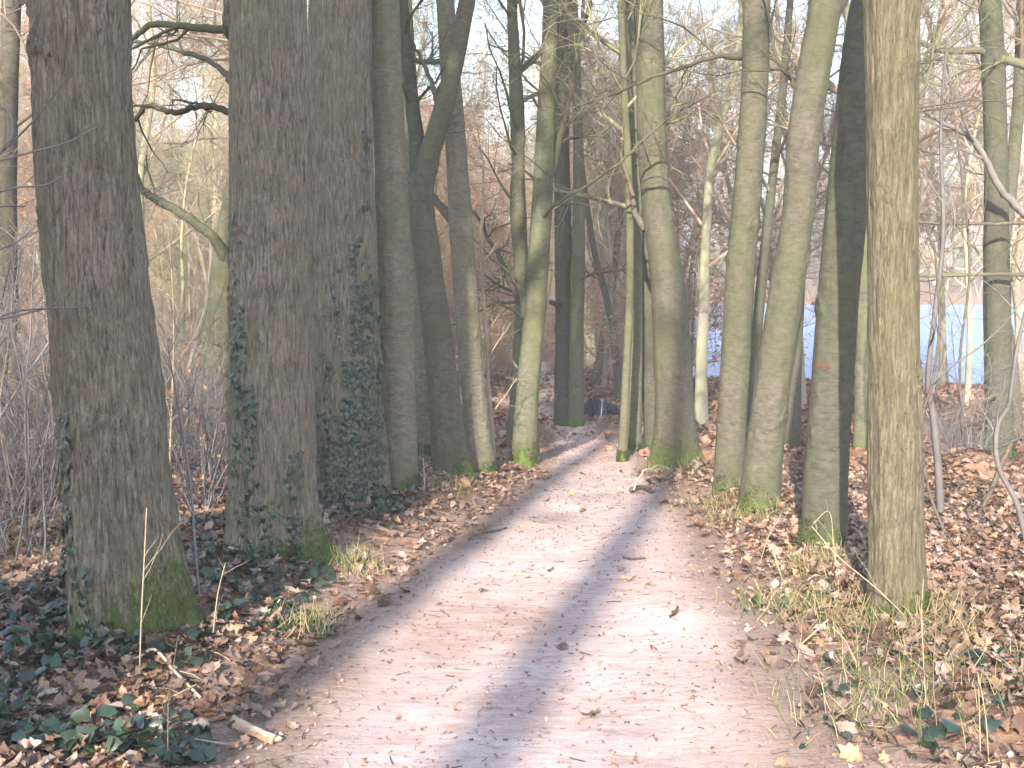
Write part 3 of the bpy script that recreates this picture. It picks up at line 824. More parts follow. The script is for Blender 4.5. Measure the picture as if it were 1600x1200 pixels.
traced('M1', 'limb', [(832, 560, 18), (828, 500, 22), (814, 420, 22), (808, 300, 22), (812, 200, 18), (806, 90, 15), (798, -20, 12)], M['beech_green'], 7, 0, 0.4, (10, 5, 3), k=10)
traced('M1', 'limb', [(847, 330, 12), (870, 235, 12), (890, 150, 9), (905, 60, 7), (915, -20, 5)], M['limb'], 8, 0, 0.5, (9, 5, 3))
traced('M1', 'limb', [(830, 520, 8), (802, 452, 10), (780, 400, 8), (768, 380, 6), (740, 330, 5)], M['limb'], 81, 0, 0.8, (8, 5, 3))
traced('M1', 'limb', [(845, 350, 5), (856, 328, 7), (900, 300, 5), (960, 262, 4), (1010, 215, 4), (1060, 175, 3), (1110, 148, 2)], M['limb'], 82, 0, -1.2, (10, 4, 2))
traced('M1', 'limb', [(822, 600, 8), (790, 590, 5), (760, 588, 4), (730, 575, 3)], M['limb'], 83, 0, -0.3, (5, 4, 2))
traced('R8', 'limb', [(1620, 350, 14), (1590, 325, 12), (1560, 290, 11), (1535, 240, 10), (1510, 210, 9), (1470, 190, 7), (1440, 170, 5)], M['twig_grey'], 9, -0.3, -1.0, (4, 3, 2), label='bare pale curved limb catching the sun')
traced('R8', 'limb', [(1620, 108, 16), (1570, 92, 13), (1530, 80, 12), (1470, 78, 10), (1440, 66, 8), (1400, 62, 6)], M['limb'], 10, -0.2, 0.3)
traced('R8', 'limb', [(1640, 432, 8), (1560, 428, 6), (1490, 430, 5), (1430, 432, 4)], M['limb'], 11, -0.4, -0.2, (4, 3, 2))
traced('R8', 'limb', [(1640, 346, 6), (1540, 350, 5), (1430, 347, 4), (1380, 349, 3)], M['dark_wood'], 12, -0.5, -0.6, (3, 3, 2))
traced('R8', 'limb', [(1560, 615, 5), (1530, 628, 6), (1500, 640, 6), (1465, 650, 5), (1436, 655, 4)], M['limb'], 13, -0.3, -0.6, (6, 4, 2))
traced('R3', 'limb', [(1256, 240, 12), (1260, 190, 12), (1245, 140, 8), (1215, 95, 6), (1205, 40, 5), (1190, -20, 4)], M['limb'], 14, 0, 0.8, (8, 5, 3))
traced('R2', 'limb', [(1335, 300, 8), (1352, 230, 9), (1372, 180, 8), (1412, 170, 7), (1450, 120, 5), (1460, 40, 4)], M['limb'], 15, 0.1, 1.5, (8, 5, 3))
traced('R4', 'limb', [(1170, 90, 14), (1120, 88, 7), (1060, 108, 6), (1000, 128, 5), (950, 150, 4), (890, 170, 3)], M['limb'], 16, 0, 1.0, (9, 5, 3))
traced('R5', 'limb', [(1010, 360, 16), (992, 330, 9), (985, 290, 8), (972, 250, 6), (960, 200, 4)], M['dark_wood'], 17, 0.1, 0.5, (5, 4, 3))
traced('F1', 'limb', [(880, 480, 10), (850, 470, 6), (800, 455, 5), (770, 440, 4)], M['limb'], 18, 0, -1.5, (9, 6, 3))
traced('F2', 'limb', [(902, 440, 4), (935, 425, 5), (985, 420, 4), (1040, 405, 3)], M['limb'], 19, 0, -2.5, (10, 6, 3))

# mossy burl at the top of the second left trunk
def blob(name, center, scale, seed, amp=0.25, sub=4):
    import bmesh
    bm = bmesh.new(); bmesh.ops.create_icosphere(bm, subdivisions=sub, radius=1)
    co = np.array([v.co[:] for v in bm.verts])
    k = 1 + amp * fbm(co[:, 0] * 2, co[:, 1] * 2, co[:, 2] * 2, 4, seed)
    co = co * k[:, None] * np.array(scale) + np.array(center)
    for v, c in zip(bm.verts, co): v.co = c
    me = bpy.data.meshes.new(name); bm.to_mesh(me); bm.free()
    for p in me.polygons: p.use_smooth = True
    return me
b2 = np.array(ROOT['L2'].location)
bp = at(368, 28, b2[1]) - b2
bm_ = blob('burl', bp + np.array([0.02, 0, 0]), (0.10, 0.13, 0.19), 5)
a = bm_.attributes.new('moss', 'FLOAT', 'POINT'); a.data.foreach_set('value', np.full(len(bm_.vertices), 0.22, np.float32))
o = obj('burl', bm_, M['oak_brown'], ROOT['L2']); o['label'] = 'mossy swollen burl'

# red paint mark on the second right trunk
b = np.array(ROOT['R2'].location); P = at(1284, 572, b[1]) - b
h0 = P[2]; angs = np.linspace(-2.7, -1.95, 14)
hh = h0 + np.linspace(-0.012, 0.018, 5)
A_, H_ = np.meshgrid(angs, hh)
jit = 0.022 * fbm(A_ * 7, H_ * 30, 0, 3, 3)
S_ = SURF['R2'](A_.ravel(), (H_ + jit).ravel())
cxy = SURF['R2'](A_.ravel() + math.pi, (H_ + jit).ravel())
S_ = S_ + unit(S_ - cxy) * 0.007
idx = np.arange(70).reshape(5, 14)
mk = mesh_from('paint_mark', S_, np.stack([idx[:-1, :-1], idx[:-1, 1:], idx[1:, 1:], idx[1:, :-1]], -1).reshape(-1, 4))
o = obj('paint_mark', mk, plain_mat('red_paint', (0.085, 0.05, 0.035), (0.17, 0.045, 0.035), 120), ROOT['R2']); o['label'] = 'faded red paint mark'

# ------------------------------------------------------------------ background wood
def proto_tree(seed, H, r, lean=0.04, forks=1, nl=18, t0=0.25, Lf=0.32, subs=8, twigs=6, tips=4, thick=1.15, leaf=0, ang=0.95, wander=0.06):
    rng = np.random.default_rng(seed)
    acc = Acc(); lines = []
    for f in range(forks):
        d0 = unit(np.array([rng.normal(0, lean + 0.12 * (forks > 1)), rng.normal(0, lean + 0.12 * (forks > 1)), 1.0]))
        P = grow(np.array([[0.05 * rng.normal(), 0.05 * rng.normal(), -0.4]]), d0[None], np.array([H * rng.uniform(0.85, 1.0)]), 16, wander, 0.05, rng)[0]
        R = r * (1 - 0.25 * (forks > 1)) * np.linspace(1, 0.06, 16); R[0] *= 1.5; R[1] *= 1.08
        L = smooth_line(np.column_stack([P, R]), 3)
        acc.add(*tubes(L[None, :, :3], L[None, :, 3], 9))
        lines.append((P, R))
    tm = acc.mesh('trunk')
    A = Acc(); lv = None
    cms = [crown_mesh('crown', P, R, rng, nl=max(5, nl // forks), t0=t0, Lf=Lf, subs=subs, twigs=twigs, tips=tips, thick=thick, leaf=leaf // forks, leafcol=BEECH_LEAVES, ang=ang) for P, R in lines]
    if len(cms) == 1: return tm, cms[0][0], cms[0][1]
    # join crowns of the stems of one tree
    Vs, Fs, n = [], [], 0
    for me, _ in cms:
        v = np.zeros(len(me.vertices) * 3, np.float32); me.vertices.foreach_get('co', v)
        f = np.zeros(len(me.loops), np.int32); me.loops.foreach_get('vertex_index', f)
        Vs.append(v.reshape(-1, 3)); Fs.append(f.reshape(-1, 4) + n); n += len(me.vertices)
    return tm, mesh_from('crown', np.concatenate(Vs), np.concatenate(Fs)), cms[0][1]

PROTO = {
 'tall':   [proto_tree(1, 15, 0.13), proto_tree(2, 17, 0.17, nl=20), proto_tree(3, 13, 0.10, nl=16, t0=0.2)],
 'multi':  [proto_tree(4, 12, 0.11, forks=3, nl=21, t0=0.2), proto_tree(5, 10, 0.08, forks=2, nl=18, t0=0.15)],
 'beech':  [proto_tree(6, 11, 0.10, nl=22, t0=0.1, Lf=0.36, leaf=5200, ang=1.25, subs=9), proto_tree(7, 8, 0.07, nl=20, t0=0.08, Lf=0.4, leaf=4200, ang=1.3, subs=9)],
}
WOODMAT = {'tall': ('trunk_bg', 'twig_pink'), 'multi': ('trunk_bg', 'twig_green'), 'beech': ('trunk_bg', 'twig_pink')}

def place_tree(kind, i, x, y, s, rz, label, group, cat='tree', name='tree'):
    tm, cm, lm = PROTO[kind][i % len(PROTO[kind])]
    root = thing(name, label, cat, (x, y, float(g(x, y)) - 0.05), group)
    root.rotation_euler = (0, 0, rz); root.scale = (s, s, s)
    obj('trunk', tm, M[WOODMAT[kind][0]], root)
    obj('crown', cm, M[WOODMAT[kind][1]], root)
    if lm: obj('foliage', lm, M['leaf_bg'], root)
    return root

NAMEK = {'tall': ('tall slender bare tree', 'woodland_tree'), 'multi': ('several-stemmed bare tree', 'multi_stemmed_tree'), 'beech': ('rusty-leaved young beech', 'young_beech')}
GAPS = [(60, 'left of the nearest left trunk', 'wood left of the nearest trunk'), (240, 'behind the nearest left trunk', 'wood behind the nearest left trunk'),
        (370, 'in the gap between the two nearest left trunks', 'wood between the two nearest left trunks'), (600, 'behind the burl-topped and ivy-wrapped trunks', 'wood behind the thick left trunks'),
        (700, 'behind the forked leaning trunk of the left row', 'wood behind the forked trunk'), (800, 'between the left row end and the mossy twin-stemmed trunk', 'wood by the twin-stemmed trunk'),
        (880, 'between the mossy twin-stemmed trunk and the dark far trunk', 'wood right of the twin-stemmed trunk'), (975, 'above the dark blue tarpaulin', 'wood beyond the tarpaulin'),
        (1075, 'behind the flared mossy-footed tree', 'wood behind the flared tree'), (1200, 'behind the close pair of right trunks', 'wood behind the close pair'),
        (1290, 'in the gap left of the red-marked trunk', 'wood left of the red-marked trunk'), (1400, 'behind the red-marked trunk', 'wood behind the red-marked trunk'),
        (9999, 'right of the nearest right trunk', 'wood right of the nearest right trunk')]
def zone(x, y):
    px = 800 + x / y * F_PX
    far = 'close' if y < 30 else 'farther off' if y < 62 else 'far away'
    bank = y > 105 and x > 8
    for lim, a, b_ in GAPS:
        if px < lim: break
    if bank: return 'on the far bank ' + a, 'far lake bank, ' + b_
    return far + ' ' + a, b_ + ', ' + far

placed = [(T['base'][0], T['base'][1]) for T in TREES]
rng = np.random.default_rng(77)
def scatter(n, ymin, ymax, mind, kinds, smin, smax, xr=None, tries=4000, tmul=1.0):
    c = 0
    for _ in range(tries):
        if c >= n: break
        y = math.sqrt(rng.uniform(ymin ** 2, ymax ** 2)); hw = 0.52 * y + 2
        x = rng.uniform(-hw, hw)
        if xr and not xr(x, y): continue
        if lake_in(np.array(x), np.array(y)) > -1.0: continue
        if path_dist(np.array(x), np.array(y)) < 0.7: continue
        if any((x - a) ** 2 + (y - b) ** 2 < mind ** 2 for a, b in placed): continue
        placed.append((x, y)); c += 1
        k = kinds[rng.integers(len(kinds))]
        z1, z2 = zone(x, y)
        place_tree(k, int(rng.integers(9)), x, y, rng.uniform(smin, smax), rng.uniform(0, 6.28), NAMEK[k][0] + ' ' + z1, z2, name=NAMEK[k][1])
    return c

clear_sight = lambda x, y: abs(x - path_x(y)) > (2.2 if y < 30 else 1.2)
centre = lambda x, y: abs(x) < 0.16 * y and abs(x - path_x(y)) > 1.3
open_right = lambda x, y: clear_sight(x, y) and not (x > 0.14 * y and y < 34 and rng.uniform() < 0.9)
scatter(20, 16, 30, 1.8, ['tall', 'multi', 'beech', 'tall'], 0.6, 1.0, open_right)
scatter(12, 24, 42, 1.6, ['beech', 'beech', 'multi'], 0.8, 1.2, centre)
scatter(72, 28, 62, 2.0, ['tall', 'multi', 'beech', 'beech'], 0.75, 1.25, open_right)
scatter(18, 34, 80, 1.5, ['tall', 'tall', 'beech'], 0.6, 0.95, centre)
scatter(90, 60, 118, 3.0, ['tall', 'multi', 'beech'], 0.9, 1.4, lambda x, y: not (x > 0.14 * y and y < 112))
scatter(46, 117, 150, 3.0, ['tall', 'multi', 'beech'], 0.8, 1.4, lambda x, y: x > 5)
scatter(30, 118, 160, 4.0, ['tall', 'multi'], 1.1, 1.6, lambda x, y: x <= 5)

for i, (x, y, s_, lab) in enumerate([(-1.6, 19.5, 0.55, 'small beech with rusty leaves left of the far path'), (2.6, 34.0, 0.6, 'small beech with rusty leaves right of the far path end'),
        (2.0, 25.5, 0.7, 'small beech with rusty leaves behind the dark blue tarpaulin'), (-0.6, 26.5, 0.75, 'small beech with rusty leaves behind the side path junction'),
        (2.9, 30.0, 0.9, 'small beech with rusty leaves far behind the dark blue tarpaulin')]):
    placed.append((x, y)); place_tree('beech', i, x, y, s_, i * 2.1, lab, 'small beeches by the path bend', name='young_beech')

px_band = lambda x, y: 1085 < 800 + x / y * F_PX < 1660
scatter(15, 17, 32, 1.5, ['tall'], 0.55, 0.9, px_band)
scatter(14, 117, 135, 2.5, ['tall', 'beech'], 1.5, 2.0, lambda x, y: x > 10)

# trees behind the viewer that throw the long shadows
PROTO['oak'] = [proto_tree(8, 18, 0.60, lean=0.0, wander=0.008, nl=12, t0=0.45, Lf=0.25, subs=5, twigs=4, tips=1, thick=1.0)]
WOODMAT['oak'] = ('trunk_bg', 'twig')
PROTO['pole'] = [proto_tree(9, 17, 0.17, lean=0.0, wander=0.012, nl=8, t0=0.55, Lf=0.22, subs=4, twigs=3, tips=0, thick=1.0)]
WOODMAT['pole'] = ('trunk_bg', 'twig')
SHADE = [(-3.76, -14.0, 'pole', 0, 1.45), (-4.46, -12.0, 'pole', 0, 1.4), (-3.66, -2.4, 'oak', 0, 1.0), (-4.5, -3.6, 'oak', 0, 0.95), (-6.0, -4.6, 'multi', 0, 1.3), (-7.4, -3.0, 'pole', 0, 1.8), (-8.8, -6.0, 'multi', 1, 1.4),
         (-7.0, -27, 'tall', 0, 1.05), (-10.5, -22, 'tall', 2, 1.3)]
for i, (x, y, k, pi_, s) in enumerate(SHADE):
    place_tree(k, pi_, x, y, s, i * 1.7, 'avenue tree standing behind the viewpoint, out of the picture', 'trees behind the viewpoint', name='avenue_tree')

# shrubs
def proto_shrub(seed, H, ns, r, spread, twigs=7, tips=3, leaf=0):
    rng = np.random.default_rng(seed)
    S = np.column_stack([rng.normal(0, 0.18, ns), rng.normal(0, 0.18, ns), np.full(ns, -0.1)])
    D = unit(np.column_stack([rng.normal(0, spread, ns), rng.normal(0, spread, ns), np.ones(ns)]))
    P1 = grow(S, D, H * rng.uniform(0.5, 1.05, ns), 8, 0.12, 0.02, rng); R1 = (r * rng.uniform(0.5, 1.1, ns))[:, None] * np.linspace(1, 0.3, 8)
    st = Acc(); st.add(*tubes(P1, R1, 5))
    tw = Acc()
    S, D, rr, t = sprout(P1, R1, twigs, 0.12, 1, 0.7, rng)
    P2 = grow(S, D, H * rng.uniform(0.12, 0.38, len(t)), 5, 0.16, 0.02, rng); R2 = np.clip(rr * 0.5, 0.003, 0.01)[:, None] * np.linspace(1, 0.5, 5)
    tw.add(*tubes(P2, R2, 3))
    S, D, rr, t = sprout(P2, R2, tips, 0.1, 1, 0.7, rng)
    P3 = grow(S, D, rng.uniform(0.12, 0.5, len(t)), 4, 0.18, 0.0, rng); R3 = np.full((len(t), 4), 0.0026) * np.linspace(1, 0.6, 4)
    tw.add(*tubes(P3, R3, 3))
    lm = None
    if leaf:
        Qp = P3.reshape(-1, 3); lm = leaf_cards('leaves', Qp[rng.integers(0, len(Qp), leaf)], rng, 0.04, BEECH_LEAVES)
    return st.mesh('stems'), tw.mesh('twigs'), lm
SHRUB = [proto_shrub(31, 2.2, 14, 0.012, 0.35), proto_shrub(32, 3.2, 12, 0.016, 0.3, 9), proto_shrub(33, 1.4, 18, 0.008, 0.45), proto_shrub(34, 2.6, 10, 0.014, 0.35, 8, 4, 160)]
def place_shrub(i, x, y, s, label, group, mat='twig_grey'):
    st, tw, lm = SHRUB[i % 4]
    root = thing('shrub', label, 'shrub', (x, y, float(g(x, y))), group)
    root.rotation_euler = (0, 0, rng.uniform(0, 6.28)); root.scale = (s, s, s)
    a = obj('stems', st, None, root); b = obj('twigs', tw, None, root)
    for o in (a, b):
        if not o.data.materials: o.data.materials.append(M['twig_grey'])
        o.material_slots[0].link = 'OBJECT'; o.material_slots[0].material = M[mat]
    if lm: obj('foliage', lm, M['leaf_bg'], root)
def shrubs(n, ymin, ymax, xmin, xmax, smin, smax, label, group, mats, kinds=(0, 1, 2, 3), mind=0.7):
    c = 0
    for _ in range(n * 30):
        if c >= n: break
        y = rng.uniform(ymin, ymax); px = rng.uniform(xmin, xmax); x = (px - 800) / F_PX * y
        if lake_in(np.array(x), np.array(y)) > -0.3 or path_dist(np.array(x), np.array(y)) < 0.9: continue
        if any((x - a) ** 2 + (y - b) ** 2 < mind ** 2 for a, b in placed): continue
        placed.append((x, y)); c += 1
        kk = kinds[rng.integers(len(kinds))]
        place_shrub(kk, x, y, rng.uniform(smin, smax), ('spreading', 'tall', 'low dense', 'rusty-leaved')[kk] + ' ' + label, group, mats[rng.integers(len(mats))])
shrubs(26, 7.5, 16, -120, 110, 0.6, 1.0, 'grey twiggy undergrowth shrub left of the nearest left trunk', 'shrubs left of the nearest trunk', ['twig_grey', 'twig_grey', 'twig'])
shrubs(17, 9.5, 18, 230, 350, 0.5, 0.9, 'grey twiggy undergrowth shrub between the two nearest left trunks', 'shrubs between the nearest left trunks', ['twig_grey', 'twig'])
shrubs(26, 17, 32, -60, 740, 0.8, 1.3, 'bare brown shrub in the wood behind the left row', 'shrubs in the left wood', ['twig', 'twig_pink', 'twig_green'])
shrubs(9, 18, 32, 1080, 1680, 0.5, 0.75, 'bare brown shrub on the near lake shore', 'shrubs on the near lake shore', ['twig', 'twig_grey', 'twig_pink'])
shrubs(22, 28, 50, 700, 1060, 0.9, 1.5, 'bare shrub beyond the far path bend', 'shrubs beyond the path bend', ['twig_pink', 'twig'])
shrubs(12, 12.5, 17, 1460, 1700, 0.4, 0.7, 'small twiggy shrub on the leafy floor right of the nearest right trunk', 'small shrubs right of the nearest right trunk', ['twig_grey', 'twig'], (0, 2))

# saplings and sticks traced in the picture
def stem_thing(name, label, cat, px_pts, mat, seed, twig=(5, 3, 2), group=None, depth=None, k=6, lean=0.0, sink=0.04, part='stem'):
    rng = np.random.default_rng(seed)
    px, py, w = px_pts[0]
    if depth: b = at(px, py, depth); b[2] = float(g(b[0], b[1]))
    else: b = on_ground(px, py)
    root = thing(name, label, cat, b, group)
    pts = []
    for i, (px, py, w) in enumerate(px_pts):
        dd = b[1] + lean * i / (len(px_pts) - 1)
        pts.append([*(at(px, py, dd) - b), w * (0.33 if name == 'dry_stalk' else 0.5) * dd / F_PX])
    pts = np.array(pts)
    if sink: pts = np.vstack([pts[0] + np.array([0, 0, -sink - max(0, pts[0, 2]), 0]), pts])
    L = smooth_line(pts, 6)
    a = Acc(); a.add(*tubes(L[None, :, :3], L[None, :, 3], k))
    obj(part, a.mesh(part), mat, root)
    if twig[0]:
        ln = np.linalg.norm(L[-1, :3] - L[0, :3]); t_ = Acc()
        S, D, r, t = sprout(L[None, :, :3], L[None, :, 3], twig[0], 0.3, 1, 0.7, rng)
        P2 = grow(S, D, ln * rng.uniform(0.12, 0.35, len(t)), 5, 0.18, 0.03, rng); R2 = np.clip(r * 0.5, 0.0015, 0.01)[:, None] * np.linspace(1, 0.4, 5)
        if not twig[1]:
            for q in range(len(t)):
                a = Acc(); a.add(*tubes(P2[q:q + 1], R2[q:q + 1], 4)); obj('twig', a.mesh('twig'), mat, root)
            return root
        t_.add(*tubes(P2, R2, 4))
        if twig[1]:
            S, D, r, t = sprout(P2, R2, twig[1], 0.2, 1, 0.7, rng)
            P3 = grow(S, D, rng.uniform(0.08, 0.35, len(t)), 4, 0.18, 0.0, rng); R3 = np.clip(r * 0.5, 0.0012, 0.004)[:, None] * np.linspace(1, 0.5, 4)
            t_.add(*tubes(P3, R3, 3))
        obj('twigs', t_.mesh('twigs'), mat, root)
    return root

stem_thing('sapling', 'grey sapling stem just right of the nearest right trunk', 'sapling', [(1470, 805, 13), (1465, 720, 12), (1458, 650, 11), (1450, 590, 9), (1462, 480, 8), (1474, 360, 7), (1470, 200, 5), (1480, 60, 4)], M['twig_grey'], 401, (14, 5, 2))
stem_thing('sapling', 'thin dark crooked sapling hugging the nearest right trunk', 'sapling', [(1478, 838, 5), (1452, 770, 5), (1441, 700, 5), (1442, 650, 5), (1458, 590, 4), (1468, 500, 4), (1460, 380, 3)], M['dark_wood'], 402, (10, 4, 2))
stem_thing('sapling', 'pale grey sapling with a hooked bend at the right edge', 'sapling', [(1604, 850, 9), (1588, 785, 9), (1562, 735, 8), (1556, 695, 8), (1560, 662, 8), (1576, 634, 8), (1581, 600, 7), (1590, 540, 6), (1604, 480, 5)], M['twig_grey'], 403, (6, 4, 2))
stem_thing('leaning_stick', 'dark broken stick leaning on the hooked pale sapling', 'stick', [(1528, 806, 6), (1548, 768, 8), (1564, 728, 9), (1581, 690, 8)], M['dark_wood'], 404, (0, 0, 0))
stem_thing('sapling', 'thin dark sapling rising above the earth mound', 'sapling', [(1512, 830, 4), (1505, 700, 4), (1500, 560, 4), (1515, 420, 4), (1500, 250, 3), (1480, 100, 3)], M['dark_wood'], 405, (14, 5, 2), depth=12.5)
stem_thing('sapling', 'slender stem against the trunk leaning at the left row end', 'sapling', [(772, 728, 9), (768, 660, 8), (763, 600, 7), (760, 520, 6), (752, 400, 5), (756, 250, 4)], M['twig'], 406, (10, 5, 3))
stem_thing('sapling', 'thin pale pole beside the sunlit mossy twin-stemmed trunk', 'sapling', [(831, 712, 6), (834, 640, 6), (842, 580, 5), (850, 520, 5), (862, 430, 4)], M['stalk'], 407, (5, 3, 2), depth=14)
stem_thing('sapling', 'dark whip sapling in front of the second left trunk', 'sapling', [(432, 860, 5), (418, 800, 5), (412, 740, 4), (405, 670, 3), (395, 600, 3)], M['dark_wood'], 408, (6, 3, 2), depth=7.7)
stem_thing('sapling', 'bare grey sapling between the two nearest left trunks', 'sapling', [(312, 935, 5), (304, 850, 5), (300, 780, 4), (290, 700, 4), (276, 620, 3), (262, 540, 2)], M['twig_grey'], 409, (12, 5, 2))
stem_thing('sapling', 'pale thin sapling rising before the sunlit lime green trunk', 'sapling', [(262, 800, 4), (268, 650, 4), (272, 520, 3), (268, 420, 3), (262, 350, 2)], M['stalk'], 410, (14, 5, 2), depth=10)
# sapling left of the frame whose pale twigs cross the nearest left trunk
b = at(-120, 1000, 5.3); b[2] = float(g(b[0], b[1]))
root = thing('sapling', 'sapling at the left edge with pale thin twigs crossing the nearest left trunk', 'sapling', b)
acc = Acc()
sl = np.array([[*(at(px, py, 5.3) - b), w * 0.5 * 5.3 / F_PX] for px, py, w in [(-120, 1010, 18), (-110, 700, 15), (-95, 350, 12), (-90, 50, 9)]]); sl[0, 2] = -0.1
sl = smooth_line(sl, 6); acc.add(*tubes(sl[None, :, :3], sl[None, :, 3], 6))
obj('stem', acc.mesh('stem'), M['twig_grey'], root)
for pts in ([(-100, 330, 5), (0, 240, 4), (60, 180, 3), (108, 115, 2)], [(-100, 300, 6), (-20, 258, 4), (60, 235, 3), (105, 222, 2), (152, 198, 2)],
            [(-100, 360, 5), (0, 300, 3), (66, 290, 3), (90, 280, 2), (114, 258, 1.5)], [(-105, 400, 5), (-20, 330, 3), (40, 322, 2)], [(-105, 560, 5), (0, 495, 3), (70, 482, 2.5), (125, 480, 2), (165, 469, 1.5)],
            [(-100, 440, 5), (0, 390, 3), (30, 375, 2), (60, 350, 2)], [(-95, 200, 5), (0, 168, 4), (20, 205, 3), (0, 240, 2)], [(-105, 520, 4), (40, 490, 3), (90, 472, 2), (117, 440, 1.5)]):
    L = smooth_line(np.array([[*(at(px, py, 5.3 - 0.15 * i / len(pts)) - b), w * 0.5 * 5.3 / F_PX] for i, (px, py, w) in enumerate(pts)]), 5)
    a = Acc(); a.add(*tubes(L[None, :, :3], L[None, :, 3], 4))
    S, D, r, t = sprout(L[None, :, :3], L[None, :, 3], 3, 0.3, 0.9, 0.5, rng)
    P2 = grow(S, D, rng.uniform(0.1, 0.3, len(t)), 4, 0.1, 0.02, rng); a.add(*tubes(P2, np.full((len(t), 4), 0.0016), 3))
    obj('twig', a.mesh('twig'), M['twig_grey'], root)

# ------------------------------------------------------------------ leaves on the ground
def oak_outline():
    t = np.linspace(0, 1, 8)
    w = np.array([0.04, 0.22, 0.17, 0.36, 0.22, 0.34, 0.17, 0.0])
    return t, w
def leaf_template(curl, twist, fold, droop, seed):
    """lobed leaf, length 1 along y, in 3 columns; V, quads"""
    r = np.random.default_rng(seed)
    t, w = oak_outline()
    w = w * r.uniform(0.85, 1.15, 8)
    V = []
    for i in range(8):
        for s in (-1, 0, 1):
            x = s * w[i] * (r.uniform(0.85, 1.15) if s else 1); y = t[i] - 0.5 - 0.10 * (s != 0) * (i % 2 == 0)
            z = fold * abs(x) + curl * (y + 0.1) ** 2 + twist * x * y * 2 + droop * x * x + 0.05 * r.normal()
            V.append((x, y, z))
    idx = np.arange(24).reshape(8, 3)
    Q = np.stack([idx[:-1, :-1], idx[:-1, 1:], idx[1:, 1:], idx[1:, :-1]], -1).reshape(-1, 4)
    V = np.array(V); V[:, 2] -= V[:, 2].min()
    return V, Q
TEMPL = [leaf_template(*RNG.uniform([-0.5, -0.6, -0.2, -0.8], [0.9, 0.6, 0.6, 1.0]), 500 + i) for i in range(14)]
LEAFCOL = np.array([(0.40, 0.275, 0.20), (0.48, 0.355, 0.28), (0.31, 0.185, 0.125), (0.22, 0.125, 0.085), (0.52, 0.41, 0.345), (0.41, 0.26, 0.17), (0.36, 0.25, 0.195), (0.17, 0.10, 0.07), (0.54, 0.35, 0.21), (0.44, 0.33, 0.275), (0.27, 0.16, 0.11)]) * np.array([0.71, 0.68, 0.66])

def rotmat(rz, rx, ry):
    c, s = np.cos, np.sin
    Z = np.zeros_like(rz); O = np.ones_like(rz)
    Rz = np.stack([c(rz), -s(rz), Z, s(rz), c(rz), Z, Z, Z, O], -1).reshape(-1, 3, 3)
    Rx = np.stack([O, Z, Z, Z, c(rx), -s(rx), Z, s(rx), c(rx)], -1).reshape(-1, 3, 3)
    Ry = np.stack([c(ry), Z, s(ry), Z, O, Z, -s(ry), Z, c(ry)], -1).reshape(-1, 3, 3)
    return Rz @ Rx @ Ry

def near_trunk(x, y):
    m = np.zeros_like(x, bool)
    for T in TREES:
        b = T['base']; r = T['line'][0][2] * 0.5 * b[1] / F_PX
        m |= (x - b[0]) ** 2 + (y - b[1]) ** 2 < (r * 0.9) ** 2
    return m

def leaf_points(n, ymin, ymax, seed, bias=1.0, xpad=1.2):
    r = np.random.default_rng(seed)
    out = np.zeros((0, 2))
    while len(out) < n:
        k = n * 2
        y = ymin + (ymax - ymin) * r.uniform(0, 1, k) ** bias
        hw = 0.46 * y + xpad
        x = r.uniform(-1, 1, k) * hw
        keep = r.uniform(0, 1, k) < (hw / hw.max())
        pdv = path_dist(x, y)
        dens = 0.004 + 0.12 * sstep(-0.35, 0.05, pdv) + 0.22 * sstep(14, 19, y) + 0.85 * sstep(0.05, 0.75, pdv + 0.35 * fbm(x * 0.9, y * 0.9, 0, 3, 71))
        dens = dens * np.clip(0.72 + 0.45 * fbm(x * 1.6 + 5, y * 1.6, 0, 2, 73), 0.15, 1)
        keep &= r.uniform(0, 1, k) < dens
        keep &= lake_in(x, y) < -0.6
        keep &= ~near_trunk(x, y)
        keep &= ~((((x - MOUND[0] - 0.15) / 0.45) ** 2 + ((y - MOUND[1] + 0.2) / 0.3) ** 2 < 1) & (r.uniform(0, 1, k) < 0.5))
        out = np.vstack([out, np.column_stack([x, y])[keep]])
    return out[:n]

def soil(x, y):
    rl = sstep(0.1, 0.5, path_dist(x, y))
    return g(x, y) + 0.018 * fbm(x * 5, y * 5, 0.7, 3, 21) * (0.25 + 0.75 * rl) + 0.028 * (path_dist(x, y) < 0.03)

def scatter_leaves(name, P2, size, seed, templ, tilt=0.35, palette=LEAFCOL, lift=0.03):
    r = np.random.default_rng(seed)
    which = r.integers(0, len(templ), len(P2))
    Vs, Fs, Cs, n = [], [], [], 0
    for k, (TV, TQ) in enumerate(templ):
        p = P2[which == k]; m = len(p)
        if not m: continue
        s = size * (0.35 + 1.1 * r.beta(1.6, 2.2, m) * 1.1)
        R = rotmat(r.uniform(0, 6.28, m), r.normal(0, tilt, m), r.normal(0, tilt, m))
        V = np.einsum('mij,vj->mvi', R, TV) * s[:, None, None]
        V[:, :, 2] -= V[:, :, 2].min(1, keepdims=True) * 0.7
        z = soil(p[:, 0], p[:, 1]) + r.uniform(0.0, lift, m) * sstep(0.0, 0.4, path_dist(p[:, 0], p[:, 1])) - 0.003
        V += np.column_stack([p, z])[:, None, :]
        col = palette[r.integers(0, len(palette), m)] * r.uniform(0.65, 1.2, (m, 1)) * np.clip(0.95 + 0.3 * fbm(p[:, 0] * 0.8, p[:, 1] * 0.8, 0, 3, 75), 0.5, 1.35)[:, None]
        nv = len(TV)
        Vs.append(V.reshape(-1, 3)); Fs.append((TQ[None] + (np.arange(m) * nv)[:, None, None]).reshape(-1, TQ.shape[1]) + n); Cs.append(np.repeat(col, nv, 0)); n += m * nv
    return mesh_from(name, np.concatenate(Vs), np.concatenate(Fs), cols=np.concatenate(Cs), smooth=True)

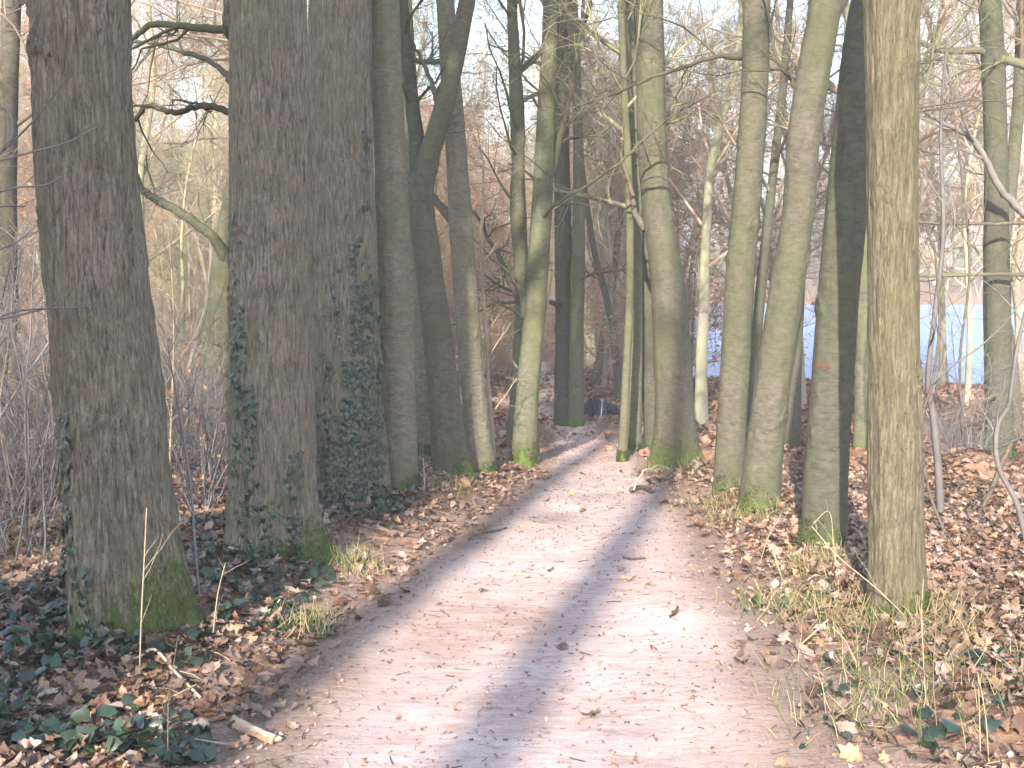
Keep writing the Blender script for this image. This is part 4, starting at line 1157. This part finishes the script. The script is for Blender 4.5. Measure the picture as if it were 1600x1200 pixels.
lp = leaf_points(44000, 3.2, 13, 801, 1.0)
m1 = scatter_leaves('leaf_litter', lp, 0.078, 802, TEMPL)
tag(obj('leaf_litter', m1, M['leaf'], ground), kind='stuff')
# simple leaves further off
def simple_templ(seed):
    r = np.random.default_rng(seed)
    V = np.array([(0, -0.5, 0), (0.3, -0.1, 0.15 * r.normal()), (0, 0.0, 0.1 * r.normal()), (-0.3, -0.1, 0.15 * r.normal()), (0.2, 0.3, 0.1 * r.normal()), (-0.2, 0.3, 0.1 * r.normal()), (0, 0.5, 0.15 * r.normal())])
    V[:, 2] -= V[:, 2].min()
    return V, np.array([(0, 1, 2), (0, 2, 3), (1, 4, 2), (2, 5, 3), (2, 4, 6), (2, 6, 5)])
STEM = [simple_templ(600 + i) for i in range(8)]
FARCOL = np.array([(0.36, 0.20, 0.13), (0.42, 0.25, 0.18), (0.28, 0.14, 0.08), (0.50, 0.32, 0.22), (0.40, 0.20, 0.11), (0.24, 0.12, 0.07)]) * 0.8
m2 = scatter_leaves('leaf_litter', leaf_points(42000, 12, 34, 811, 0.8), 0.13, 812, STEM, 0.4, FARCOL)
tag(obj('leaf_litter', m2, M['leaf'], ground), kind='stuff')
# crumbs and leaf bits on the path
r_ = np.random.default_rng(820)
yy = 3.2 + 16 * r_.uniform(0, 1, 9000) ** 1.3
xx = path_x(yy) + path_w(yy) * r_.uniform(-0.62, 0.62, 9000)
m3 = scatter_leaves('path_crumbs', np.column_stack([xx, yy]), 0.024, 821, STEM, 0.3, np.array([(0.45, 0.33, 0.27), (0.30, 0.17, 0.11), (0.22, 0.14, 0.10), (0.42, 0.32, 0.27), (0.40, 0.21, 0.12)]), 0.0)
tag(obj('path_crumbs', m3, M['leaf'], ground), kind='stuff')
# small twigs lying about
def litter_twigs(n, seed):
    r = np.random.default_rng(seed)
    y = 3.2 + 11 * r.uniform(0, 1, n) ** 1.2; x = r.uniform(-1, 1, n) * (0.46 * y + 0.6)
    keep = ~near_trunk(x, y) & ((path_dist(x, y) > 0) | (r.uniform(0, 1, n) < 0.45)); x, y = x[keep], y[keep]; n = len(x)
    a = r.uniform(0, 6.28, n); L = r.uniform(0.04, 0.28, n) * np.where(path_dist(x, y) < 0, 0.35, 1)
    t = np.linspace(-0.5, 0.5, 4)
    bend = r.normal(0, 0.12, (n, 1)) * (t[None] ** 2) * L[:, None] * 2
    X = x[:, None] + np.cos(a)[:, None] * t * L[:, None] - np.sin(a)[:, None] * bend
    Y = y[:, None] + np.sin(a)[:, None] * t * L[:, None] + np.cos(a)[:, None] * bend
    Z = soil(X, Y) + 0.004 + np.where(path_dist(X, Y) > 0.3, 0.03, 0) + r.normal(0, 0.01, (n, 1)) * t * (path_dist(X, Y) > 0.3)
    P = np.stack([X, Y, Z], -1)
    V, Q = tubes(P, np.broadcast_to((r.uniform(0.001, 0.0032, n))[:, None], (n, 4)), 3)
    col = np.array([(0.10, 0.07, 0.05), (0.2, 0.15, 0.11), (0.4, 0.31, 0.2), (0.06, 0.045, 0.035)])[r.integers(0, 4, n)]
    return mesh_from('fallen_twigs', V, Q, cols=np.repeat(col, 12, 0))
tag(obj('fallen_twigs', litter_twigs(2200, 830), M['leaf'], ground), kind='stuff')
# the leaves that show largest: one object each
LM = []
r_ = np.random.default_rng(840)
for i in range(24):
    TV, TQ = TEMPL[i % 14]
    c = LEAFCOL[i % len(LEAFCOL)] * r_.uniform(0.85, 1.2)
    LM.append(mesh_from('leaf', TV * 0.10, TQ, cols=np.broadcast_to(c, (len(TV), 3))))
big = leaf_points(900, 3.4, 9.5, 841, 1.3, 0.1)
big = big[np.argsort(big[:, 1])][:560:2][:280]
bz = soil(big[:, 0], big[:, 1])
for i, (x, y) in enumerate(big):
    o = obj('leaf', LM[int(r_.integers(24))], M['leaf'], ground, (x, y, bz[i] + (0.02 if path_dist(np.array(x), np.array(y)) > 0.2 else 0.003)))
    o.rotation_euler = (r_.normal(0, 0.25), r_.normal(0, 0.25), r_.uniform(0, 6.28)); s = r_.uniform(0.7, 1.05); o.scale = (s, s, s)

# ------------------------------------------------------------------ ivy
def ivy_template(seed):
    r = np.random.default_rng(seed)
    ang = np.radians([270, 205, 180, 130, 90, 50, 0, -25])
    rad = np.array([0.35, 0.52, 0.34, 0.5, 0.72, 0.5, 0.34, 0.52]) * r.uniform(0.9, 1.1, 8)
    V = np.column_stack([np.cos(ang) * rad, np.sin(ang) * rad, -0.10 * rad / 0.5 + 0.04 * r.normal(0, 1, 8)])
    V = np.vstack([[0, 0, 0.03], V])
    return V, np.array([(0, i, i % 8 + 1) for i in range(1, 9)])
IVT = [ivy_template(700 + i) for i in range(6)]
IVC = np.array([(0.013, 0.03, 0.018), (0.02, 0.042, 0.022), (0.028, 0.055, 0.028), (0.015, 0.032, 0.02), (0.04, 0.055, 0.03)])
IVM = []
for i in range(18):
    TV, TQ = IVT[i % 6]
    IVM.append(mesh_from('leaf', TV, TQ, cols=np.broadcast_to(IVC[i % 5] * (0.8 + 0.03 * i), (9, 3)), smooth=False))
for m_ in IVM: m_.materials.append(M['ivy'])

def ivy_on(tree_id, label, patches, size, seed, stems, maxsingle=260):
    """patches: (px0, px1, py0, py1, count) on the trunk's visible side"""
    r = np.random.default_rng(seed)
    base = np.array(ROOT[tree_id].location); surf = SURF[tree_id]; cl, cr = AX[tree_id]
    root = thing('ivy', label, 'ivy', base, 'ivy climbing the left trunks')
    pts = []
    def onto(px, py):
        P = at(px, py, base[1]) - base; h = P[2]
        ang = np.linspace(-math.pi * 1.02, 0.02 * math.pi, 60)
        S = surf(ang, np.full(60, h))
        # pick the angle whose picture column fits
        W = S + base; d = W - EYE; u = 800 + F_PX * d[:, 0] / (d @ FWD)
        k = int(np.argmin(np.abs(u - px)))
        return S[k], ang[k]
    for (x0, x1, y0, y1, n) in patches:
        for _ in range(n):
            ty = r.uniform(0, 1); px = r.uniform(x0, x1); py = y0 + (y1 - y0) * ty
            S, a = onto(px, py)
            pts.append((S, a + r.normal(0, 0.25)))
    order = r.permutation(len(pts))
    Vs, Fs, Cs, n = [], [], [], 0
    for j, k in enumerate(order):
        S, a = pts[k]
        nrm = np.array([math.cos(a), math.sin(a), r.uniform(-0.1, 0.5)]); nrm /= np.linalg.norm(nrm)
        s = size * r.uniform(0.55, 1.25); off = r.uniform(0.006, 0.035)
        down = np.array([0, 0, -1.0]) + r.normal(0, 0.45, 3); yv = down - nrm * (down @ nrm); yv /= np.linalg.norm(yv); xv = np.cross(yv, nrm)
        Rm = np.column_stack([xv, yv, nrm])
        loc = S + nrm * off
        if j < maxsingle:
            o = obj('leaf', IVM[int(r.integers(18))], None, root, loc)
            from mathutils import Matrix
            o.rotation_euler = Matrix(Rm.tolist()).to_euler(); o.scale = (s, s, s)
        else:
            TV, TQ = IVT[int(r.integers(6))]
            Vs.append(TV @ Rm.T * s + loc); Fs.append(TQ + n); n += 9; Cs.append(np.broadcast_to(IVC[int(r.integers(5))], (9, 3)))
    if Vs:
        tag(obj('foliage', mesh_from('foliage', np.concatenate(Vs), np.concatenate(Fs), cols=np.concatenate(Cs), smooth=False), M['ivy'], root), kind='stuff')
    a_ = Acc()
    for st in stems:
        L = []
        for px, py in st:
            S, an = onto(px, py); L.append(S + np.array([math.cos(an), math.sin(an), 0]) * 0.004)
        L = smooth_line(np.array(L), 8); a_.add(*tubes(L[None], np.full((1, len(L)), 0.005), 5))
    obj('stem', a_.mesh('stem'), M['dark_wood'], root)

ivy_on('L3', 'thick sheet of dark ivy on the right flank of the third left trunk', [(548, 600, 440, 600, 230), (535, 602, 560, 785, 640), (500, 560, 640, 790, 260), (546, 580, 375, 450, 18), (565, 576, 170, 330, 22), (520, 532, 400, 520, 12), (492, 520, 540, 780, 60)], 0.050, 900,
       [[(575, 790), (572, 600), (560, 480), (566, 380), (572, 270), (571, 170)], [(530, 790), (545, 640), (527, 500), (522, 405)], [(510, 790), (503, 650), (510, 560)]])
ivy_on('L2', 'sparse strings of ivy on the left edge of the burl-topped trunk', [(358, 372, 330, 480, 22), (362, 384, 480, 640, 60), (366, 400, 600, 800, 95), (445, 470, 700, 840, 60), (380, 440, 770, 850, 45)], 0.048, 901,
       [[(385, 850), (380, 700), (370, 560), (364, 440), (362, 330)], [(455, 850), (458, 760), (452, 700)]])
ivy_on('L1', 'dark ivy clump low on the left side of the nearest left trunk', [(98, 116, 640, 800, 70), (94, 122, 800, 900, 45), (100, 145, 860, 960, 50), (130, 230, 940, 985, 25)], 0.050, 902,
       [[(112, 970), (104, 860), (106, 740), (105, 640)], [(150, 980), (128, 900), (108, 820)]])

# ivy ground cover
r_ = np.random.default_rng(910)
ip = []
for (x0, x1, y0, y1, n) in [(0, 330, 1010, 1200, 850), (0, 200, 930, 1010, 250), (300, 520, 860, 960, 420), (500, 650, 770, 850, 420), (420, 520, 960, 1000, 110), (1240, 1360, 1000, 1180, 25), (1420, 1600, 1060, 1200, 60), (330, 440, 940, 1010, 120), (1160, 1300, 930, 980, 20)]:
    got = 0
    for _ in range(n * 4):
        if got >= n: break
        px, py = r_.uniform(x0, x1), r_.uniform(y0, y1)
        d = ray(px, py); d = d / d[1]
        t = (EYE[2]) / (-(d[2]) - 0.05) if -(d[2]) > 0.06 else 30
        x, y = d[0] * t, t
        if vnoise(x * 1.7, y * 1.7, 0.5, 77) + 0.3 * r_.normal() < 0.0: continue
        ip.append((x, y)); got += 1
ip = np.array(ip); ip = ip[~near_trunk(ip[:, 0], ip[:, 1])]
m4 = scatter_leaves('ivy_ground_cover', ip, 0.058, 911, IVT, 0.5, IVC, 0.07)
tag(obj('ivy_ground_cover', m4, M['ivy'], None), 'dark green ivy creeping over the leaf litter', 'ivy', kind='stuff')

# thin grass blades on the verges
def grass(n, spots, seed):
    r = np.random.default_rng(seed)
    P = []
    for (px, py, sp, k) in spots:
        c = on_ground(px, py)
        P.append(np.column_stack([c[0] + r.normal(0, sp, k), c[1] + r.normal(0, sp, k)]))
    P = np.vstack(P); n = len(P)
    z = soil(P[:, 0], P[:, 1])
    D = unit(np.column_stack([r.normal(0, 0.45, n), r.normal(0, 0.45, n), np.ones(n)]))
    L = r.uniform(0.05, 0.20, n)
    G = grow(np.column_stack([P, z]), D, L, 4, 0.12, -0.06, r)
    V, Q = tubes(G, np.array([0.0022, 0.002, 0.0014, 0.0004])[None] * np.ones((n, 1)), 3)
    col = np.array([(0.10, 0.14, 0.04), (0.16, 0.19, 0.06), (0.34, 0.28, 0.14), (0.45, 0.36, 0.2)])[r.integers(0, 4, n)]
    return mesh_from('verge_grass', V, Q, cols=np.repeat(col, 12, 0))
tag(obj('verge_grass', grass(0, [(545, 885, 0.12, 160), (490, 990, 0.10, 150), (1240, 950, 0.15, 220), (1290, 885, 0.15, 260), (1400, 975, 0.22, 420), (1360, 1120, 0.2, 120), (1450, 1060, 0.3, 260), (60, 860, 0.4, 360), (1180, 815, 0.2, 200), (1060, 740, 0.3, 200), (700, 765, 0.25, 160), (1120, 790, 0.2, 120)], 920), M['leaf'], ground), kind='stuff')

# ------------------------------------------------------------------ dry stalks, sticks, log pieces, tarpaulin
STALKS = [
 ('tall straight straw-coloured stalk before the nearest left trunk', [(218, 1052, 4), (221, 960, 4), (226, 860, 3), (229, 793, 3)]),
 ('thin bent straw stalk left of the tall straight one', [(192, 1005, 3), (180, 940, 3), (165, 860, 2.5), (148, 790, 2)]),
 ('dry stalk rising at the lower left corner in front of the ivy', [(262, 1185, 3), (263, 1095, 3), (268, 1060, 2.5), (277, 1000, 2)]),
 ('short pale stalk at the foot of the slim pale green trunk', [(663, 775, 4), (663, 745, 4), (661, 716, 4)]),
 ('tall dry stalk in front of the nearest right trunk', [(1448, 1120, 3), (1444, 1050, 3), (1440, 960, 3), (1443, 905, 2)]),
 ('long dry stalk arching left across the nearest right trunk foot', [(1420, 970, 3), (1370, 920, 3), (1310, 870, 3), (1268, 822, 2.5)]),
 ('straw stalk leaning right beside the path edge', [(1238, 960, 4), (1290, 975, 3), (1296, 968, 3)]),
 ('upright pale stick on the right verge before the crooked trunk', [(1222, 906, 4), (1214, 880, 4), (1206, 855, 4)]),
 ('dark thin stalk before the close pair of right trunks', [(1188, 880, 3), (1200, 840, 3), (1220, 805, 2.5)]),
 ('dry reddish stalk at the lower right', [(1532, 1190, 3), (1530, 1100, 3), (1528, 1050, 2.5)]),
 ('thin straw stalk at far lower right', [(1545, 1195, 3), (1540, 1120, 3), (1528, 1050, 2)]),
 ('slanting straw stalk low on the right verge', [(1235, 1022, 4), (1265, 995, 4), (1294, 968, 3)]),
 ('bent dry stalk on the lit leaves of the right verge', [(1345, 1050, 3), (1320, 1000, 3), (1300, 980, 2.5)]),
 ('thin stalk rising in front of the red-marked trunk', [(1310, 905, 3), (1303, 860, 3), (1296, 800, 2), (1270, 818, 2)]),
 ('pale stalk standing before the slim sunlit trunk', [(1163, 720, 4), (1155, 680, 3), (1146, 626, 3)]),
 ('tall brown stalk near the lower right corner', [(1465, 1150, 3), (1458, 1060, 3), (1462, 970, 2.5), (1450, 900, 2)]),
 ('thin brown stalk among the lower right leaves', [(1500, 1000, 2.5), (1502, 900, 2.5), (1498, 830, 2)]),
 ('forked dry stalk between the two nearest left trunks', [(332, 1000, 3), (340, 930, 3), (352, 880, 2)]),
]
for i, (lab, pts) in enumerate(STALKS):
    stem_thing('dry_stalk', lab, 'stalk', pts, M['stalk'] if 'dark' not in lab and 'brown' not in lab else M['twig'], 1000 + i, (4 if len(pts) > 3 else 2, 0, 0), 'dry stalks on the verges', k=5)

def lying(name, label, cat, px_pts, mat, parts=None, group=None, lift=0.0, k=7, end=0.8):
    """a stick that lies on the ground, through ground pixels (x, y, width px, height above soil)"""
    L = []
    for px, py, w, h in px_pts:
        P = on_ground(px, py); r = w * 0.5 * P[1] / F_PX
        L.append([P[0], P[1], float(soil(P[0], P[1])) + r * 0.8 + h, r])
    L = np.array(L); b = L[0, :3].copy(); b[2] = float(soil(b[0], b[1]))
    root = thing(name, label, cat, b, group)
    L[:, :3] -= b
    S = smooth_line(L, 6)
    # closed ends
    e0 = S[0].copy(); e0[3] = 1e-4; e1 = S[-1].copy(); e1[3] = 1e-4
    e0[:3] -= unit(S[1, :3] - S[0, :3]) * 0.002; e1[:3] += unit(S[-1, :3] - S[-2, :3]) * 0.002
    S = np.vstack([e0, S, e1])
    a = Acc(); a.add(*tubes(S[None, :, :3], S[None, :, 3], k))
    obj('stick', a.mesh('stick'), mat, root)
    return root, b
lying('fallen_stick', 'bleached bent stick at the foot of the nearest left trunk, lower left', 'stick', [(192, 1052, 5, 0.03), (218, 1043, 5, 0.04), (243, 1032, 5, 0.05), (275, 1062, 5, 0.03), (314, 1098, 5, 0.01)], M['white_wood'])
lying('fallen_stick', 'thin straw stick at the bottom left edge of the path', 'stick', [(225, 1150, 4, 0.03), (300, 1164, 5, 0.012), (372, 1180, 5, 0.004)], M['stalk'])
lying('fallen_stick', 'short straw stick pointing up at lower left', 'stick', [(148, 1172, 4, 0.02), (190, 1150, 4, 0.03), (222, 1140, 4, 0.02)], M['stalk'])
lying('fallen_stick', 'small pale stick crossing the bleached bent stick', 'stick', [(272, 1100, 3, 0.03), (300, 1088, 3, 0.03), (325, 1072, 3, 0.02)], M['stalk'])
lying('fallen_stick', 'dark short stick lying on the left path edge', 'stick', [(752, 840, 3, 0), (772, 837, 4, 0), (792, 832, 3, 0)], M['dark_wood'])
lying('fallen_stick', 'small dark stick on the middle of the path right side', 'stick', [(974, 879, 3, 0), (988, 882, 4, 0), (1008, 880, 2.5, 0)], M['dark_wood'])
lying('fallen_stick', 'pale stick on the leaves right of the nearest right trunk', 'stick', [(1572, 912, 6, 0.04), (1590, 914, 7, 0.04), (1602, 916, 6, 0.04)], M['white_wood'])
lying('fallen_stick', 'straw stick lying at the feet of the red-marked trunk', 'stick', [(1330, 838, 6, 0.05), (1342, 848, 6, 0.04), (1354, 862, 6, 0.03)], M['stalk'])
# fallen branch with a white upright twig
root, b = lying('fallen_branch', 'fallen branch with a bleached upright twig on the right path edge', 'branch', [(985, 776, 7, 0.02), (1002, 771, 8, 0.015), (1021, 776, 6, 0.0)], M['dark_wood'])
tw = [(990, 766, 4), (995, 752, 3.5), (1003, 741, 4), (1006, 735, 4), (1019, 732, 3), (1028, 727, 3), (1045, 733, 1.5)]
L = smooth_line(np.array([[*(at(px, py, b[1] + 0.02 * i) - b), w * 0.5 * b[1] / F_PX] for i, (px, py, w) in enumerate(tw)]), 5)
a = Acc(); a.add(*tubes(L[None, :, :3], L[None, :, 3], 6)); obj('twig', a.mesh('twig'), M['white_wood'], root)
for px, py in ((988, 773), (1016, 776)):
    P = on_ground(px, py); P[2] = float(soil(P[0], P[1]))
    obj('stub', blob('stub', P - b + np.array([0, -0.01, 0.02]), (0.016, 0.016, 0.024), px, 0.3, 2), M['dark_wood'], root)

# split white log piece at the bottom left of the path
P0 = on_ground(366, 1146); P1 = on_ground(432, 1172)
P0[2] = float(soil(P0[0], P0[1])); P1[2] = float(soil(P1[0], P1[1]))
root = thing('split_wood', 'pale split piece of wood lying at the lower left path edge', 'wood', P0)
dv = P1 - P0; ln = np.linalg.norm(dv); ux = dv / ln; uy = np.array([-ux[1], ux[0], 0]); 
t = np.linspace(0, 1, 12)
prof = np.array([(0.022, 0.0), (0.024, 0.012), (0.006, 0.026), (-0.006, 0.032), (-0.016, 0.024), (-0.022, 0.004)])
VV = []
for i, tt in enumerate(t):
    k = 0.55 + 0.45 * math.sin(math.pi * min(1, tt * 3 + 0.1) / 2) if tt < 0.3 else 1.0
    lift = 0.02 * (1 - tt) ** 4
    for j, (a_, h_) in enumerate(prof):
        q = P0 + dv * tt + ux * 0.01 * math.sin(j * 2.3) * (i in (0, 11)) + uy * a_ * k + np.array([0, 0, h_ * k + lift + 0.002 * math.sin(i * 1.7 + j)])
        VV.append(q - P0)
idx = np.arange(72).reshape(12, 6); bq = np.roll(idx, -1, 1)
me = mesh_from('split_wood', np.array(VV), [np.stack([idx[:-1], bq[:-1], bq[1:], idx[1:]], -1).reshape(-1, 4), np.array([idx[0][::-1], idx[-1]])], smooth=False)
obj('heartwood', me, M['white_wood'], root)
# bark strip along the lower face
V2 = []
for i, tt in enumerate(t):
    for a_, h_ in ((-0.0225, 0.0), (-0.030, 0.006), (-0.028, 0.016), (-0.0185, 0.020)):
        V2.append(P0 + dv * (0.1 + 0.92 * tt) + uy * a_ + np.array([0, 0, h_ + 0.0015 * math.sin(i * 2.1)]) - P0)
idx = np.arange(48).reshape(12, 4); bq = np.roll(idx, -1, 1)
obj('bark_strip', mesh_from('bark_strip', np.array(V2), [np.stack([idx[:-1], bq[:-1], bq[1:], idx[1:]], -1).reshape(-1, 4), np.array([idx[0][::-1], idx[-1]])], smooth=False),
    plain_mat('pinkish_bark', (0.28, 0.16, 0.10), (0.45, 0.29, 0.2), 40), root)

# dark blue tarpaulin heap by the far bend
c0 = on_ground(936, 648); c0[2] = float(g(c0[0], c0[1]))
sc_ = c0[1] / F_PX
root = thing('tarpaulin', 'dark blue tarpaulin bundled over a low heap beside the far path', 'tarpaulin', c0)
nu, nv = 70, 24
U = np.linspace(-1, 1, nu); VA = np.linspace(0, math.pi, nv)
UU, VVv = np.meshgrid(U, VA, indexing='ij')
half = 34 * sc_; hgt = 27 * sc_
prof = (1 - np.abs(UU) ** 5) * (0.82 + 0.18 * np.cos(UU * 4 + 1.0)) 
fold = 1 + 0.10 * fbm(UU * 5, VVv * 2.2, 0.4, 4, 93) + 0.05 * np.sin(UU * 22 + 3 * VVv)
X = UU * half + 0.02 * fbm(UU * 4, VVv * 3, 0, 2, 94); Y = -np.cos(VVv) * 0.26 * (0.5 + 0.5 * prof) * fold; Z = (np.sin(VVv) ** 0.8) * hgt * prof * fold - 0.01
idx = np.arange(nu * nv).reshape(nu, nv)
obj('sheet', mesh_from('sheet', np.stack([X, Y, Z], -1).reshape(-1, 3), np.stack([idx[:-1, :-1], idx[1:, :-1], idx[1:, 1:], idx[:-1, 1:]], -1).reshape(-1, 4)),
    plain_mat('blue_plastic', (0.004, 0.005, 0.016), (0.010, 0.013, 0.045), 6, rough=0.45, spec=0.25), root)
us = np.array([0.02, 0.06]); UU, VVv = np.meshgrid(us, VA, indexing='ij')
prof = (1 - np.abs(UU) ** 5) * (0.82 + 0.18 * np.cos(UU * 4 + 1.0)); fold = 1.03 + 0.10 * fbm(UU * 5, VVv * 2.2, 0.4, 4, 93) + 0.05 * np.sin(UU * 22 + 3 * VVv)
X = UU * half + 0.03 * np.sin(VVv); Y = -np.cos(VVv) * 0.27 * (0.5 + 0.5 * prof) * fold; Z = (np.sin(VVv) ** 0.8) * hgt * prof * fold
idx = np.arange(2 * nv).reshape(2, nv)
obj('strap', mesh_from('strap', np.stack([X, Y, Z], -1).reshape(-1, 3), np.stack([idx[:-1, :-1], idx[1:, :-1], idx[1:, 1:], idx[:-1, 1:]], -1).reshape(-1, 4)),
    plain_mat('grey_strap', (0.25, 0.26, 0.32), (0.42, 0.43, 0.5), 20), root)

# ------------------------------------------------------------------ thin winter haze
HAZE = 0.0036
if HAZE:
    x0, x1, y0, y1, z0, z1 = -1620, 1620, -700, 2120, -4.0, 34.0
    hv = np.array([(x, y, z) for z in (z0, z1) for y in (y0, y1) for x in (x0, x1)], float)
    hf = np.array([(0, 2, 3, 1), (4, 5, 7, 6), (0, 1, 5, 4), (2, 6, 7, 3), (0, 4, 6, 2), (1, 3, 7, 5)])
    hm = bpy.data.materials.new('haze'); hm.use_nodes = True
    hn = hm.node_tree; hn.nodes.clear()
    pv = hn.nodes.new('ShaderNodeVolumePrincipled'); pv.inputs['Density'].default_value = HAZE
    pv.inputs['Color'].default_value = (1.0, 0.97, 0.95, 1); pv.inputs['Anisotropy'].default_value = 0.0
    ho = hn.nodes.new('ShaderNodeOutputMaterial'); hn.links.new(pv.outputs[0], ho.inputs['Volume'])
    tag(obj('haze', mesh_from('haze', hv, hf, smooth=False), hm), 'thin pale winter haze filling the wood', 'haze', kind='stuff')
